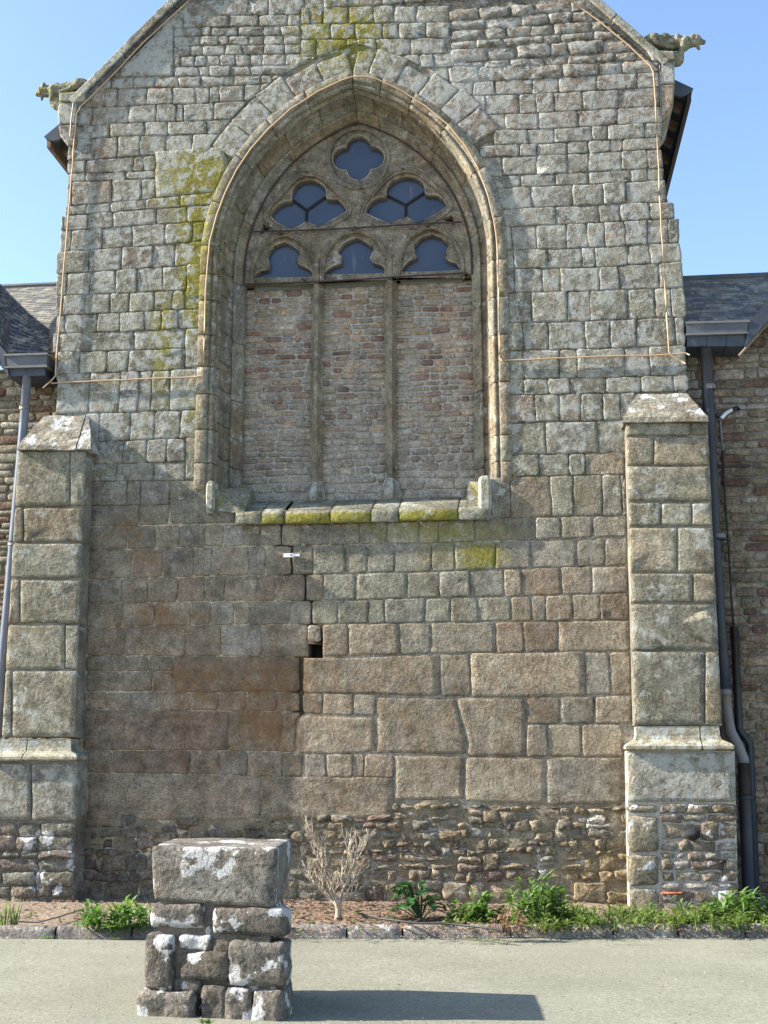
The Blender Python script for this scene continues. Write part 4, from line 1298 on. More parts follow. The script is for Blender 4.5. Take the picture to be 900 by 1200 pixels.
bcore(br_, [(735, 880), (861.5, 880), (865.5, 1075), (738.5, 1075)], PP + .006, M_MORT_W)

# ------------------------------------------------------------------ rubble footing between the buttresses
foot = thing('rubble_footing', 'rough rubble stonework at the foot of the wall between the two buttresses', 'rubble wall', (P(420, 1000)[0], 0, 0))
fl = []
def foot_top(x): return np.interp(x, [85, 103, 290, 306, 461, 463, 540, 545, 735, 750], [964, 964, 969, 963, 960, 940, 940, 943, 944, 944])
y = 1088.0
rows = []
ys = [1088]
while ys[-1] > 945:
    ys.append(ys[-1] - rnd.choice([10, 12, 15, 18, 21, 24]) * (1 if ys[-1] > 1010 else .8))
for k in range(len(ys) - 1):
    yb, yt = ys[k], ys[k + 1]; x = 84.0; hh = yb - yt
    ph = rnd.uniform(0, 6)
    while x < 738:
        wd = rnd.uniform(.8, 2.3) * hh
        if 680 < x < 712 and 950 < yt < 975: wd = rnd.uniform(28, 34)
        wd = min(max(wd, 9), 40)
        x1 = min(x + wd, 741)
        wob = lambda xx, yy: 2.2 * math.sin(xx * .045 + yy) + rnd.uniform(-1.3, 1.3)
        pts = [(x, yb + wob(x, yb)), (x1, yb + wob(x1, yb)), (x1 + rnd.uniform(-3, 3), yt + wob(x1, yt)), (x + rnd.uniform(-3, 3), yt + wob(x, yt))]
        tp = foot_top((x + x1) / 2) + 1.5
        pts = [(a, max(b, tp)) for a, b in pts]
        if rnd.random() < .3 and hh > 13:      # two thin pieces instead of one
            ym = (yb + yt) / 2; fl.append([pts[0], pts[1], (x1, ym + 1), (x, ym + 1)]); fl.append([(x, ym - 1), (x1, ym - 1), pts[2], pts[3]])
        else: fl.append(pts)
        x = x1
lst = []
for pts in fl:
    poly = [P(a, b) for a, b in pts]
    if len(dedupe(poly)) < 4 or abs(area(poly)) < .0025: continue
    cx_ = sum(p[0] for p in pts) / 4; cy_ = sum(p[1] for p in pts) / 4
    s = stone_shape(poly, w0=rnd.uniform(-.016, .022), gap=rnd.uniform(.000, .004), rc=.024, bev=.012, dome=.010, rough=.009, jit=.012, seg=.06, depth=.10)
    if not s: continue
    h = rnd.random()
    c = (.245, .20, .138)
    if h < .12: c = (.18, .135, .11)
    elif h < .35: c = (.29, .245, .175)
    elif h < .5: c = (.21, .188, .148)
    elif h < .54: c = (.28, .265, .235)
    if cx_ < 300: c = lerp3(c, (.12, .10, .085), .55)  # left stones darkened: the buttress's shade put into their colour
    if cx_ > 650 and cy_ > 985: c = lerp3(c, (.31, .235, .125), .6)
    if 680 < cx_ < 712 and 955 < cy_ < 975: c = (.5, .47, .42)
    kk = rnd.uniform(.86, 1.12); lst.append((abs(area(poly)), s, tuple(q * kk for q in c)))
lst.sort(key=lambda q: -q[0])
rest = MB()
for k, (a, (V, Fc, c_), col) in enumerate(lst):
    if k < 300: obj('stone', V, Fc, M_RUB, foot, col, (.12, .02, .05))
    else: rest.add(V, Fc, col, (.12, .02, .05))
if rest.v: o = rest.build('small_stones', M_RUB, foot, True); o['kind'] = 'stuff'
print('footing stones', len(lst))
mb = MB()
uu0, uu1 = P(84, 1000)[0], P(742, 1000)[0]
nx, nz = 90, 26
for i in range(nx + 1):
    for k in range(nz + 1):
        a = uu0 + (uu1 - uu0) * i / nx; z = -.15 + (1.32) * k / nz
        mb.v.append((a, .010 - .024 * mnoise.noise(Vector((a * 5, z * 5, 2))), z))
for i in range(nx):
    for k in range(nz):
        a = i * (nz + 1) + k; mb.f.append((a, a + nz + 1, a + nz + 2, a + 1))
mb.build('mortar_bed', M_MORT_T, foot, True)

# ------------------------------------------------------------------ side walls of the nave
def side_wall(name, label, u0, u1, v1, w0, seed_cols, hr=(.06, .13), lr=(.14, .42)):
    r = thing(name, label, 'rubble wall', ((u0 + u1) / 2, -w0, 0))
    coursed_panel(r, u0, u1, -.1, v1, w0, hr, lr, seed_cols, M_RUB, M_MORT if u0 > 0 else M_MORT_T, parf=(.08, 0, .22), gapv=.006, dome=.006, mortar_w=.018)
    mb = MB(); mb.box((u0, -w0 + .06, -.1), (u1, -w0 + .5, v1)); mb.build('wall_core', M_MORT_D, r)
    return r
def rcolf(u, v):
    x, y = PX(u, v, -.42); h = rnd.random(); c = (.29, .225, .16)
    if h < .15: c = (.20, .13, .10)
    elif h < .45: c = (.31, .26, .19)
    elif h < .6: c = (.25, .20, .155)
    if y < 490 and rnd.random() < .45: c = (.38, .335, .285)
    k = rnd.uniform(.72, .96); return tuple(q * k for q in c)
def lcolf(u, v):
    h = rnd.random(); c = (.33, .29, .215)
    if h < .25: c = (.24, .16, .11)
    elif h < .5: c = (.40, .37, .30)
    k = rnd.uniform(.72, .96); return tuple(q * k for q in c)
SW = -.42
ur0 = 3.30; ur1 = 5.7
side_wall('nave_wall', 'brown coursed rubble wall to the right of the gable behind the dark pipe', ur0, ur1, P(860, 380, SW)[1], SW, rcolf)
side_wall('nave_wall', 'pale rubble wall at the far left edge behind the slate blue pipe', -5.9, -3.75, P(30, 432, SW)[1], SW, lcolf)

# ------------------------------------------------------------------ side roofs
def roof(label, x0, x1, y_eave, y_ridge, name='slate_roof', w_e=-.25, pitch=42):
    """roof rising backwards from the eave; all courses of slates are one part"""
    ze = P((x0 + x1) / 2, y_eave, w_e)[1]
    # ridge depth so that the ridge is seen at y_ridge
    k = .5
    for _ in range(60):
        Y = -w_e + k; z = ze + k * math.tan(math.radians(pitch))
        yy = PX((P((x0 + x1) / 2, y_eave, w_e)[0]), z, -Y)[1]
        k += (yy - y_ridge) * .01
    u0 = P(x0, y_eave, w_e)[0]; u1 = P(x1, y_eave, w_e)[0]
    r = thing(name, label, 'roof', ((u0 + u1) / 2, -w_e, ze))
    H = k * math.tan(math.radians(pitch)); L = math.hypot(k, H)
    mb = MB(); n_ = int(L / .085)
    dy, dz = k / L, H / L
    for i in range(n_):
        u = u0 - rnd.uniform(0, .2); s0 = L * i / n_; s1 = min(L, s0 + .12)
        while u < u1:
            wv = rnd.uniform(.12, .22); lift = rnd.uniform(.006, .012)
            a0 = (u + .002, -w_e + s0 * dy, ze + s0 * dz + .012 + lift); b0 = (u + wv - .002, a0[1], a0[2] + rnd.uniform(-.002, .002))
            a1 = (u + .002, -w_e + s1 * dy, ze + s1 * dz + .006); b1 = (u + wv - .002, a1[1], a1[2])
            low_ = [(p[0], p[1] - .0, p[2] - .010) for p in (a0, b0)]
            g = rnd.uniform(.75, 1.3); c = rnd.choice([(.105, .105, .11), (.13, .12, .115), (.16, .145, .12)])
            mb.add([a0, b0, b1, a1] + low_, [(0, 1, 2, 3), (4, 5, 1, 0)], tuple(q * g for q in c))
            u += wv
    o = mb.build('slates', M_SLATE, r); o['kind'] = 'stuff'
    mb = MB(); mb.add([(u0, -w_e, ze), (u1, -w_e, ze), (u1, -w_e + k, ze + H), (u0, -w_e + k, ze + H), (u1, -w_e + 2 * k, ze), (u0, -w_e + 2 * k, ze)], [(0, 1, 2, 3), (3, 2, 4, 5)])
    mb.build('roof_deck', M_WOOD, r)
    mb = MB(); mb.tube([(u0, -w_e + k, ze + H + .02), (u1, -w_e + k, ze + H + .02)], .045, 8); mb.build('ridge', M_LEAD, r)
    return r, ze, k, H
roof('slate roof right of the gable, half in the shadow of the gable', 770, 1040, 380, 325.5)
roof('pale weathered slate roof far behind at left, its ridge level', -120, 75, 418, 335, w_e=-.3, pitch=38)
# sweeping dark slate slope at the left, in front of the pale roof
lr = thing('slate_roof', 'dark steep slate slope at the far left edge, sweeping down to the gutter', 'roof', (P(10, 412, -.1)[0], .3, P(10, 412, -.1)[1]))
def pt3(x, y, w): a = P(x, y, w); return Vector((a[0], -w, a[1]))
low_e = [pt3(-100, 290, .0), pt3(-40, 355, .0), pt3(0, 402, .0), pt3(8, 413, -.05), pt3(30, 414.5, -.12), pt3(57, 413.5, -.2)]
up_e = [pt3(-70, 250, -1.7), pt3(-30, 295, -1.6), pt3(0, 332, -1.4), pt3(18, 351, -1.2), pt3(36, 368, -.9), pt3(58, 386, -.65)]
mb = MB(); R_ = 13
def sample(E, t):
    t *= len(E) - 1; i = min(int(t), len(E) - 2); return E[i].lerp(E[i + 1], t - i)
for i in range(R_):
    # courses run from the lower edge to the upper edge
    NC = 60
    for j in range(NC):
        t0, t1 = j / NC, (j + 1) / NC - .001
        off = (i % 2) * .5 / NC
        t0 += off; t1 += off
        if t1 > 1: continue
        a0, a1 = sample(low_e, t0).lerp(sample(up_e, t0), i / R_), sample(low_e, t1).lerp(sample(up_e, t1), i / R_)
        b0, b1 = sample(low_e, t0).lerp(sample(up_e, t0), (i + 1.5) / R_ if i < R_ - 1 else 1), sample(low_e, t1).lerp(sample(up_e, t1), (i + 1.5) / R_ if i < R_ - 1 else 1)
        nrm = (a1 - a0).cross(b0 - a0).normalized()
        if nrm.z < 0: nrm = -nrm
        l_ = rnd.uniform(.012, .026)
        g = rnd.uniform(.7, 1.2); c = (.07 * g, .075 * g, .085 * g)  # darker slate tone carries the shade of a slope turned from the sun
        mb.add([a0 + nrm * l_, a1 + nrm * l_, b1, b0, a0, a1], [(0, 1, 2, 3), (4, 5, 1, 0)], c)
o = mb.build('slates', M_SLATE, lr); o['kind'] = 'stuff'
mb = MB(); n_ = len(low_e)
mb.add([p - Vector((0, 0, .02)) for p in low_e + up_e], [(i, i + 1, n_ + i + 1, n_ + i) for i in range(n_ - 1)]); mb.build('roof_deck', M_WOOD, lr)

# gutters ------------------------------------------------------------------------------
def box_px(mb, pts, w0, w1, w=None):
    mb.prism([P(x, y, w0) for x, y in pts], -w0, -w1)
gr = thing('box_gutter', 'grey box gutter with slate fascia at the right of the gable, above the dark pipe', 'gutter', (P(840, 400, -.1)[0], .1, P(840, 400, -.1)[1]), 'box gutters at the eaves')
mb = MB(); box_px(mb, [(804, 378.5), (805, 391.5), (877, 389.5), (877.5, 376.5)], .02, -.40); fix_normals(mb.build('gutter_trough', M_LEAD, gr))
mb = MB(); box_px(mb, [(804, 376.8), (804, 379.3), (879, 377.3), (879, 375)], .035, -.1); box_px(mb, [(804, 390.5), (804, 392.6), (877, 390.6), (877, 388.6)], .03, -.1)
fix_normals(mb.build('gutter_lip', M_PIPE_GREY, gr))
for xa, xb in ((805, 828), (828.5, 851), (851.5, 873)):
    mb = MB(); box_px(mb, [(xa, 392.6), (xa, 406), (xb, 405.5), (xb, 391.2)], -.01, -.40); fix_normals(mb.build('slate_panel', M_SLATE_HUNG, gr))
vg = thing('verge_board', 'slate-hung verge board climbing to the right from the box gutter', 'roof verge', (P(890, 380)[0], 0, P(890, 380)[1]))
for k in range(5):
    x0_, y0_ = 877 + k * 14, 378 - k * 15.5; x1_, y1_ = x0_ + 13.7, y0_ - 15.2
    mb = MB(); box_px(mb, [(x0_, y0_), (x0_ - 4, y0_ + 28), (x1_ - 4, y1_ + 28), (x1_, y1_)], .02 + .004 * (k % 2), -.42); fix_normals(mb.build('slate_panel', M_SLATE_HUNG, vg))
mb = MB(); mb.tube([W3(*P(866, 417, .0), .0), W3(*P(960, 312, 0), .0)], .018, 6); mb.build('verge_batten', M_WOOD, vg)
gl2 = thing('box_gutter', 'grey box gutter with slate fascia at the far left, above the slate blue pipe', 'gutter', (P(30, 425, -.1)[0], .1, P(30, 425, -.1)[1]), 'box gutters at the eaves')
mb = MB(); box_px(mb, [(5, 416), (5.5, 430.5), (54.5, 429), (55, 414.5)], .06, -.40); fix_normals(mb.build('gutter_trough', M_LEAD, gl2))
mb = MB(); box_px(mb, [(4, 414.6), (4, 417), (55.5, 415.4), (55.5, 413)], .08, -.1); box_px(mb, [(5, 429.3), (5, 431.2), (55, 429.8), (55, 427.8)], .075, -.1)
fix_normals(mb.build('gutter_lip', M_PIPE_GREY, gl2))
for xa, xb in ((9, 30), (30.5, 53)):
    mb = MB(); box_px(mb, [(xa, 430.8), (xa, 441), (xb, 440), (xb, 429.5)], .03, -.40); fix_normals(mb.build('slate_panel', M_SLATE_HUNG, gl2))
vl = thing('verge_board', 'short slate verge board at the left frame edge beside the gutter', 'roof verge', (P(0, 420)[0], 0, P(0, 420)[1]))
for k in range(5):
    x0_, y0_ = 7 - k * 12, 413 - k * 14; x1_, y1_ = x0_ - 11.7, y0_ - 13.7
    mb = MB(); box_px(mb, [(x0_, y0_), (x0_ + 3, y0_ + 27), (x1_ + 3, y1_ + 27), (x1_, y1_)], .06 + .004 * (k % 2), -.42); fix_normals(mb.build('slate_panel', M_SLATE_HUNG, vl))

# main roof behind the gable: only its overhanging eaves show
mr = thing('main_roof', 'dark eaves of the main slate roof behind the gable shoulders', 'roof', (0, 1.0, 9.0))
def eave(sx, tip_px, top_px, w_f, name):
    tip = P(*tip_px, w_f); top = P(*top_px, w_f)
    tv = Vector((tip[0], tip[1])); pv = Vector((top[0], top[1])); d = (pv - tv).normalized()
    apx = tv + d * (abs(tv.x - apu) / abs(d.x))
    n_ = Vector((-d.y, d.x)); 
    if n_.y > 0: n_ = -n_
    t = .05
    mb = MB(); mb.prism([tuple(tv), tuple(apx), tuple(apx + n_ * t), tuple(tv + n_ * t)], -w_f, 9.0)
    fix_normals(mb.build('roof_slope', M_SLATE_HUNG, mr))
    mb = MB(); 
    q0 = tv + n_ * t; mb.prism([tuple(q0), tuple(q0 + Vector((-sx * .05, 0))), tuple(q0 + Vector((-sx * .05, -.10))), tuple(q0 + Vector((0, -.10)))], -w_f + .03, 9.0)
    fix_normals(mb.build('eave_board', M_WOOD if sx < 0 else M_BLACK, mr))  # lit brown at left, shaded black at right: light put into the material
    # rafters under the overhang
    for k in range(12):
        y0_ = -w_f + .35 + k * .45
        a = tv + d * .06 + n_ * t; b = tv + d * .9 + n_ * t
        mb = MB(); mb.prism([tuple(a), tuple(b), tuple(b + n_ * .10), tuple(a + n_ * .10)], y0_, y0_ + .08)
        fix_normals(mb.build('rafter', M_WOOD, mr))
    # rounded slate end panel
    c = tv + d * .16 + n_ * .05; pts = []
    for k in range(9):
        th = math.pi * k / 8; pts.append(tuple(c + d * (-math.cos(th) * .15) + n_ * (math.sin(th) * .14)))
    mb = MB(); mb.prism(pts, -w_f - .02, -w_f + .02); fix_normals(mb.build('end_panel', M_SLATE_HUNG, mr))
    # side wall of the building under the eave
    return tv
tr_ = eave(1, (812.5, 103.5), (790, 93), -.22, 'r'); tl_ = eave(-1, (51.5, 160), (66, 148), -.22, 'l')
mb = MB(); mb.box((3.05, 1.0, 0), (3.3, 9, 9.7)); mb.box((-3.75, 1.0, 0), (-3.5, 9, 9.7)); mb.build('nave_side', M_MORT_D, mr)

# ------------------------------------------------------------------ pipes
def pipe(root, name, px, w, r, mat, n=12, fine=False):
    mb = MB(); mb.tube([W3(*P(x, y, w), w) for x, y in px], r, n); return mb.build(name, mat, root, True)
def ring(root, name, x, y, w, r, h, mat, tilt=0):
    a = P(x, y, w); mb = MB(); mb.tube([(a[0], -w, a[1] - h / 2), (a[0], -w, a[1] + h / 2)], r, 14); return mb.build(name, mat, root, True)
dr = thing('downpipe', 'thick dark round downpipe with grey joints beside the right buttress', 'downpipe', (P(870, 1050, .1)[0], -.1, 0))
pw_ = -.10
pipe(dr, 'pipe', [(827, 405), (829.5, 460), (834, 560), (839, 660), (846, 770), (849.5, 812)], pw_, .068, M_PIPE)
pipe(dr, 'pipe', [(850, 812), (852, 838), (856, 858), (865, 875), (871, 890), (871.5, 896)], pw_ + .0, .062, M_PIPE_GREY)
pipe(dr, 'pipe', [(871.5, 894), (873.5, 950), (878, 1057)], pw_, .066, M_PIPE)
for x, y in ((831, 454), (842, 629), (849, 811), (873.3, 934)): ring(dr, 'pipe_collar', x, y, pw_, .076, .06, M_PIPE_GREY if y < 900 else M_PIPE)
for x, y in ((842.3, 632),): ring(dr, 'pipe_collar', x, y, pw_, .079, .02, M_PIPE)
dl = thing('downpipe', 'slate blue round downpipe leaning at the far left edge', 'downpipe', (P(3, 1050, .1)[0], -.1, 0))
pipe(dl, 'pipe', [(32, 440), (27.5, 500), (15, 640), (2, 785), (-4, 860), (-18, 1060)], -.02, .054, M_PIPE_BLUE)
for x, y in ((28.5, 478), (11.3, 637 + 0)): ring(dl, 'pipe_collar', x if y < 500 else 15.3, y, -.02, .062, .05, M_PIPE_GREY)
cd_ = thing('cable_duct', 'thin square black cable duct bending beside the thick dark downpipe', 'cable duct', (P(884, 1050, 0)[0], .2, 0))
pipe(cd_, 'duct', [(860.5, 734), (866, 853), (868, 858), (878.5, 872), (886, 1058)], -.3, .045, M_PIPE, 4)
lc = thing('wall_cable', 'thin cable hanging down the brown wall from a pale elbow bracket', 'cable', (P(848, 480, -.35)[0], .35, P(848, 480, -.35)[1]))
pipe(lc, 'cable', [(846.5, 528), (850, 590), (854, 640), (857, 700), (860, 736)], -.37, .013, M_BLACK, 6)
pipe(lc, 'pale_sleeve', [(846.8, 528), (845.5, 512), (844, 494), (846, 489)], -.36, .014, M_PIPE_GREY, 6)
pipe(lc, 'bracket_arm', [(845, 490), (851, 484), (860, 479)], -.33, .022, M_WHITE, 8)
pipe(lc, 'bracket_head', [(858, 480), (864, 477.5), (866, 481)], -.33, .026, M_BLACK, 8)
pipe(lc, 'cable_loop', [(837, 485), (841, 489), (846, 487.5), (853, 485), (861, 481)], -.36, .016, M_BLACK, 6)
# cord outlining the gable: it runs up both sides, along the rake and round the arch
cord = thing('edging_cord', 'thin tan orange cord running round the gable edges and the window arch', 'cord', (0, -.03, 6.2))
cw = .034
def cordrun(px, name='cord_run', n=1, r=.0088, sag=.0):
    pts = []
    for i in range(len(px) - 1):
        L = math.hypot(px[i + 1][0] - px[i][0], px[i + 1][1] - px[i][1]); k = max(1, int(L / 16))
        for j in range(k):
            t = j / k; x = px[i][0] + (px[i + 1][0] - px[i][0]) * t; yy = px[i][1] + (px[i + 1][1] - px[i][1]) * t
            pts.append((x + rnd.uniform(-.35, .35), yy + rnd.uniform(-.35, .35)))
    pts.append(px[-1])
    mb = MB(); mb.tube([W3(*P(x, y, cw), cw) for x, y in pts], r, 6); return mb.build(name, M_ROPE, cord, True)
cordrun([(222, 0), (170, 48), (128, 92), (95, 124), (90, 133), (88, 155), (83, 215), (77, 290), (72, 350), (66, 425), (65, 440), (60, 446), (50, 455)])
cordrun([(60, 449), (120, 446), (180, 443.5), (230, 441.5), (237, 440), (238.5, 436), (239, 400), (241, 340), (243, 310), (246, 282), (254, 252), (264, 225), (277, 199), (294, 174), (314, 151),
         (340, 128), (372, 107), (400, 94), (413, 89.5), (428, 89.5), (440, 92), (470, 106), (500, 125), (525, 146), (545, 170), (560, 196), (572, 228), (579, 258), (583, 290), (584.5, 340), (585, 380), (585.5, 420), (588, 422.5)])
cordrun([(588, 422.5), (640, 420.5), (700, 418), (760, 416.5), (783, 415.5), (803, 413.5), (808, 416)])
cordrun([(668, 0), (700, 23), (737, 53), (762, 77), (766, 85), (768, 120), (771, 180), (774, 250), (778, 310), (781, 370), (784, 412), (786, 416), (798, 423), (803, 426)])
mb = MB(); mb.tube([W3(*P(773, 77, .02), .02), W3(*P(773.5, 100, .02), .02), W3(*P(774.5, 135, .02), .02)], .008, 5); mb.tube([W3(*P(86, 121, .04), .04), W3(*P(83.5, 140, .04), .04), W3(*P(82, 160, .04), .04)], .008, 5)
mb.build('clip_wire', M_PIPE_GREY, cord)
# little white crack gauge
cg = thing('crack_gauge', 'small white crack gauge with a black hole fixed across a joint of the wall', 'crack gauge', W3(*P(341, 650), .02))
mb = MB(); box_px(mb, [(332.2, 648.4), (332, 653), (343, 652.8), (344.2, 650.5), (343, 648.2)], .030, .012); fix_normals(mb.build('gauge_plate', M_WHITE, cg))
mb = MB(); box_px(mb, [(343, 649.2), (343, 652), (351, 651.6), (351, 649)], .026, .012); fix_normals(mb.build('gauge_tongue', M_WHITE, cg))
a = P(341.2, 650.4, .03); mb = MB(); mb.tube([(a[0], -.028, a[1]), (a[0], -.034, a[1])], .010, 10); mb.build('gauge_hole', M_BLACK, cg)

# ------------------------------------------------------------------ ground, bed, kerb
def kerb_y(x): return -2.30 + (x + 3.33) * .120     # front line of the kerb
gm = MB()
gx = [-600, -60, -12, -6, 6, 12, 60, 600]; gy = [-600, -60, -14, -8]
V = []
N_ = 70
xs_ = np.linspace(-7, 7, N_ + 1)
ground = MB()
for i in range(N_ + 1):
    for k in range(41):
        yv = -12 + k * .3 * .8
        ground.v.append((xs_[i], yv, .012 * mnoise.noise(Vector((xs_[i] * .5, yv * .5, 0))) - .006))
for i in range(N_):
    for k in range(40):
        a = i * 41 + k; ground.f.append((a, a + 41, a + 42, a + 1))
o = ground.build('forecourt', M_GROUND, None, True); o['kind'] = 'structure'
mb = MB(); mb.add([(-900, -900, -.03), (900, -900, -.03), (900, 900, -.03), (-900, 900, -.03)], [(0, 1, 2, 3)])
o = mb.build('ground', M_GROUND, None); o['kind'] = 'structure'
# soil bed, higher than the forecourt
bed = MB(); nbx, nby = 150, 22
for i in range(nbx + 1):
    x = -6 + 12.2 * i / nbx
    for k in range(nby + 1):
        t = k / nby; y0_ = kerb_y(x) + .05; yv = y0_ + (.45 - y0_) * t
        z = .055 + .05 * t + .03 * mnoise.noise(Vector((x * 3, yv * 3, 4))) + .012 * mnoise.noise(Vector((x * 14, yv * 14, 4)))
        bed.v.append((x, yv, z))
for i in range(nbx):
    for k in range(nby):
        a = i * (nby + 1) + k; bed.f.append((a, a + nby + 1, a + nby + 2, a + 1))
o = bed.build('soil_bed', M_SOIL, None, True); o['kind'] = 'structure'
kerb = bpy.data.objects.new('kerb', None); COLL.objects.link(kerb); kerb['kind'] = 'structure'; kerb.location = (0, -1.9, 0); WL['kerb'] = Vector((0, -1.9, 0))
x = -6.0
while x < 6.2:
    L = rnd.uniform(.5, 1.05); V = []; n_ = int(L / .05)
    c = rnd.choice([(.26, .235, .215), (.30, .27, .24), (.23, .21, .20)])
    for i in range(n_ + 1):
        xx = x + .008 + (L - .016) * i / n_; e = i in (0, n_); y0_ = kerb_y(xx)
        j = lambda s=.010: mnoise.noise(Vector((xx * 16, rnd.random() * 3, 0))) * s
        for (dy, z) in ((-.015, -.05), (-.005, .045), (.015, .080), (.07, .088), (.11, .06), (.11, -.05)):
            V.append((xx, y0_ + dy + j() + (.012 if e else 0) * (dy < .05), z + j(.008) - (.012 if e and z > 0 else 0)))
    Fc = []
    for i in range(n_):
        for k in range(5): Fc.append((i * 6 + k, (i + 1) * 6 + k, (i + 1) * 6 + k + 1, i * 6 + k + 1))
    fix_normals(obj('kerb_stone', V, Fc, M_PIL, kerb, c, (.12, .03, .05)))
    x += L

gp = MB()
for _ in range(2600):
    yv = rnd.uniform(-7.2, -1.6); x = rnd.uniform(-3.8, 4.4)
    if rnd.random() < .35: yv = kerb_y(x) - abs(rnd.gauss(0, .06)) - .02
    elif yv > kerb_y(x) - .02: continue
    rr = rnd.uniform(.003, .009); z = .012 * mnoise.noise(Vector((x * .5, yv * .5, 0))) - .006
    a = rnd.uniform(0, 6); c_, s_ = math.cos(a) * rr, math.sin(a) * rr
    gp.add([(x + c_, yv + s_, z), (x - s_, yv + c_, z), (x - c_, yv - s_, z), (x + s_, yv - c_, z), (x, yv, z + rr)], [(0, 1, 4), (1, 2, 4), (2, 3, 4), (3, 0, 4)],
           rnd.choice([(.30, .28, .24), (.16, .15, .13), (.22, .17, .13), (.36, .34, .30)]))
o = gp.build('loose_grit', M_SMOOTH, None); o['kind'] = 'stuff'
# bark chips and crumbs
ch = MB()
for _ in range(5200):
    x = rnd.uniform(-5.5, 5.8); y0_ = kerb_y(x) + .12; yv = rnd.uniform(y0_, -.1)
    if rnd.random() < .5: x = rnd.uniform(-1.2, 1.3)
    z = .055 + .05 * ((yv - y0_ + .07) / (.45 - y0_ + .07)) + .03 * mnoise.noise(Vector((x * 3, yv * 3, 4))) + .014
    L, W_ = rnd.uniform(.012, .035), rnd.uniform(.005, .012); th = rnd.uniform(0, 6.3); tz = rnd.uniform(-.012, .015)
    c_, s_ = math.cos(th), math.sin(th)
    ch.add([(x - c_ * L + s_ * W_, yv - s_ * L - c_ * W_, z), (x + c_ * L + s_ * W_, yv + s_ * L - c_ * W_, z + tz), (x + c_ * L - s_ * W_, yv + s_ * L + c_ * W_, z + tz + .004), (x - c_ * L - s_ * W_, yv - s_ * L + c_ * W_, z + .004)], [(0, 1, 2, 3)])
o = ch.build('bark_chips', M_CHIP, None); o['kind'] = 'stuff'

def bed_z(x, yv):
    y0_ = kerb_y(x) + .05; t = (yv - y0_) / (.45 - y0_)
    return .055 + .05 * t + .03 * mnoise.noise(Vector((x * 3, yv * 3, 4)))

# ------------------------------------------------------------------ plants
def leaf_geo(mb, base, d, L, W_, droop, fold=.3, seg=4):
    """lanceolate leaf: a strip of quads bending down"""
    d = Vector(d).normalized(); side = d.cross(Vector((0, 0, 1)))
    if side.length < .1: side = Vector((1, 0, 0))
    side.normalize(); p = Vector(base); V = []; dirv = d.copy()
    for i in range(seg + 1):
        t = i / seg; w_ = W_ * math.sin(math.pi * min(1, .12 + t * .88)) ** .8 if i < seg else W_ * .03
        up = side.cross(dirv).normalized()
        V += [tuple(p - side * w_ + up * w_ * fold), tuple(p), tuple(p + side * w_ + up * w_ * fold)]
        p = p + dirv * (L / seg); dirv = (dirv + Vector((0, 0, -droop / seg))).normalized()
    Fc = []
    for i in range(seg):
        a = i * 3; Fc += [(a, a + 1, a + 4, a + 3), (a + 1, a + 2, a + 5, a + 4)]
    mb.add(V, Fc)
def clump(mb, cx_, cy_, r, h, n_, L=(.06, .12), W_=(.009, .016), spread=1.0, stems=6):
    for s in range(stems):
        th = rnd.uniform(0, 6.3); rr = r * math.sqrt(rnd.random()); x = cx_ + math.cos(th) * rr; yv = cy_ + math.sin(th) * rr * .6
        z0 = bed_z(x, yv); hh = h * rnd.uniform(.45, 1) * (1 - .5 * rr / max(r, .01))
        top = Vector((x + rnd.uniform(-.25, .25) * hh, yv + rnd.uniform(-.25, .2) * hh, z0 + hh)); b = Vector((x, yv, z0 - .01))
        mb.tube([b, b.lerp(top, .5) + Vector((rnd.uniform(-.01, .01), 0, 0)), top], [.005, .004, .0025], 4)
        for k in range(max(3, n_ // stems)):
            t = rnd.uniform(.1, 1); p = b.lerp(top, t); a = rnd.uniform(0, 6.3); el = rnd.uniform(.1, 1.0) + (t > .85) * .4
            leaf_geo(mb, p, (math.cos(a) * spread, math.sin(a) * spread, el), rnd.uniform(*L), rnd.uniform(*W_), rnd.uniform(.3, 1.2))
def weed(label, name, px, r, h, n_, mat=M_LEAF, group='green weeds growing in the bed', stems=10, **kw):
    g = G(px[0], px[1], .07); mb = MB()
    clump(mb, g[0], g[1], r, h, n_, stems=stems, **kw)
    o = mb.build(name, mat, None, True, center=(g[0], g[1], .07)); tag(o, label, 'plant', group); return o
weed('spreading leafy weed clump left of the stone block, by the left buttress', 'weed_clump', (140, 1086), .42, .36, 640, stems=46, L=(.07, .13), W_=(.011, .020))
weed('low bright weed clump just right of the dark broad-leaved plant', 'weed_clump', (556, 1079), .24, .30, 380, stems=26, L=(.07, .13), W_=(.010, .018))
weed('tallest bright green weed clump in the middle of the bed at right', 'weed_clump', (627, 1081), .30, .58, 620, stems=30, L=(.08, .15), W_=(.010, .019))
weed('leafy weed clump at the foot of the downpipe at the right edge', 'weed_clump', (880, 1079), .30, .34, 340, stems=20, L=(.09, .17), W_=(.010, .020))
weed('broad-leaved pale weed in front of the right buttress', 'weed_clump', (850, 1079), .22, .24, 200, stems=14, L=(.08, .14), W_=(.014, .024))
mb = MB(); gq = G(8, 1086, .06)
for k in range(46):
    a = rnd.uniform(0, 6.3); leaf_geo(mb, (gq[0] + rnd.uniform(-.1, .1), gq[1] + rnd.uniform(-.04, .04), .05), (math.cos(a) * .35, math.sin(a) * .3, 1), rnd.uniform(.12, .30), .006, rnd.uniform(.1, .5))
o = mb.build('grass_tuft', M_GRASS, None, True); tag(o, 'small tuft of grass blades by the kerb at the left frame edge', 'grass tuft')
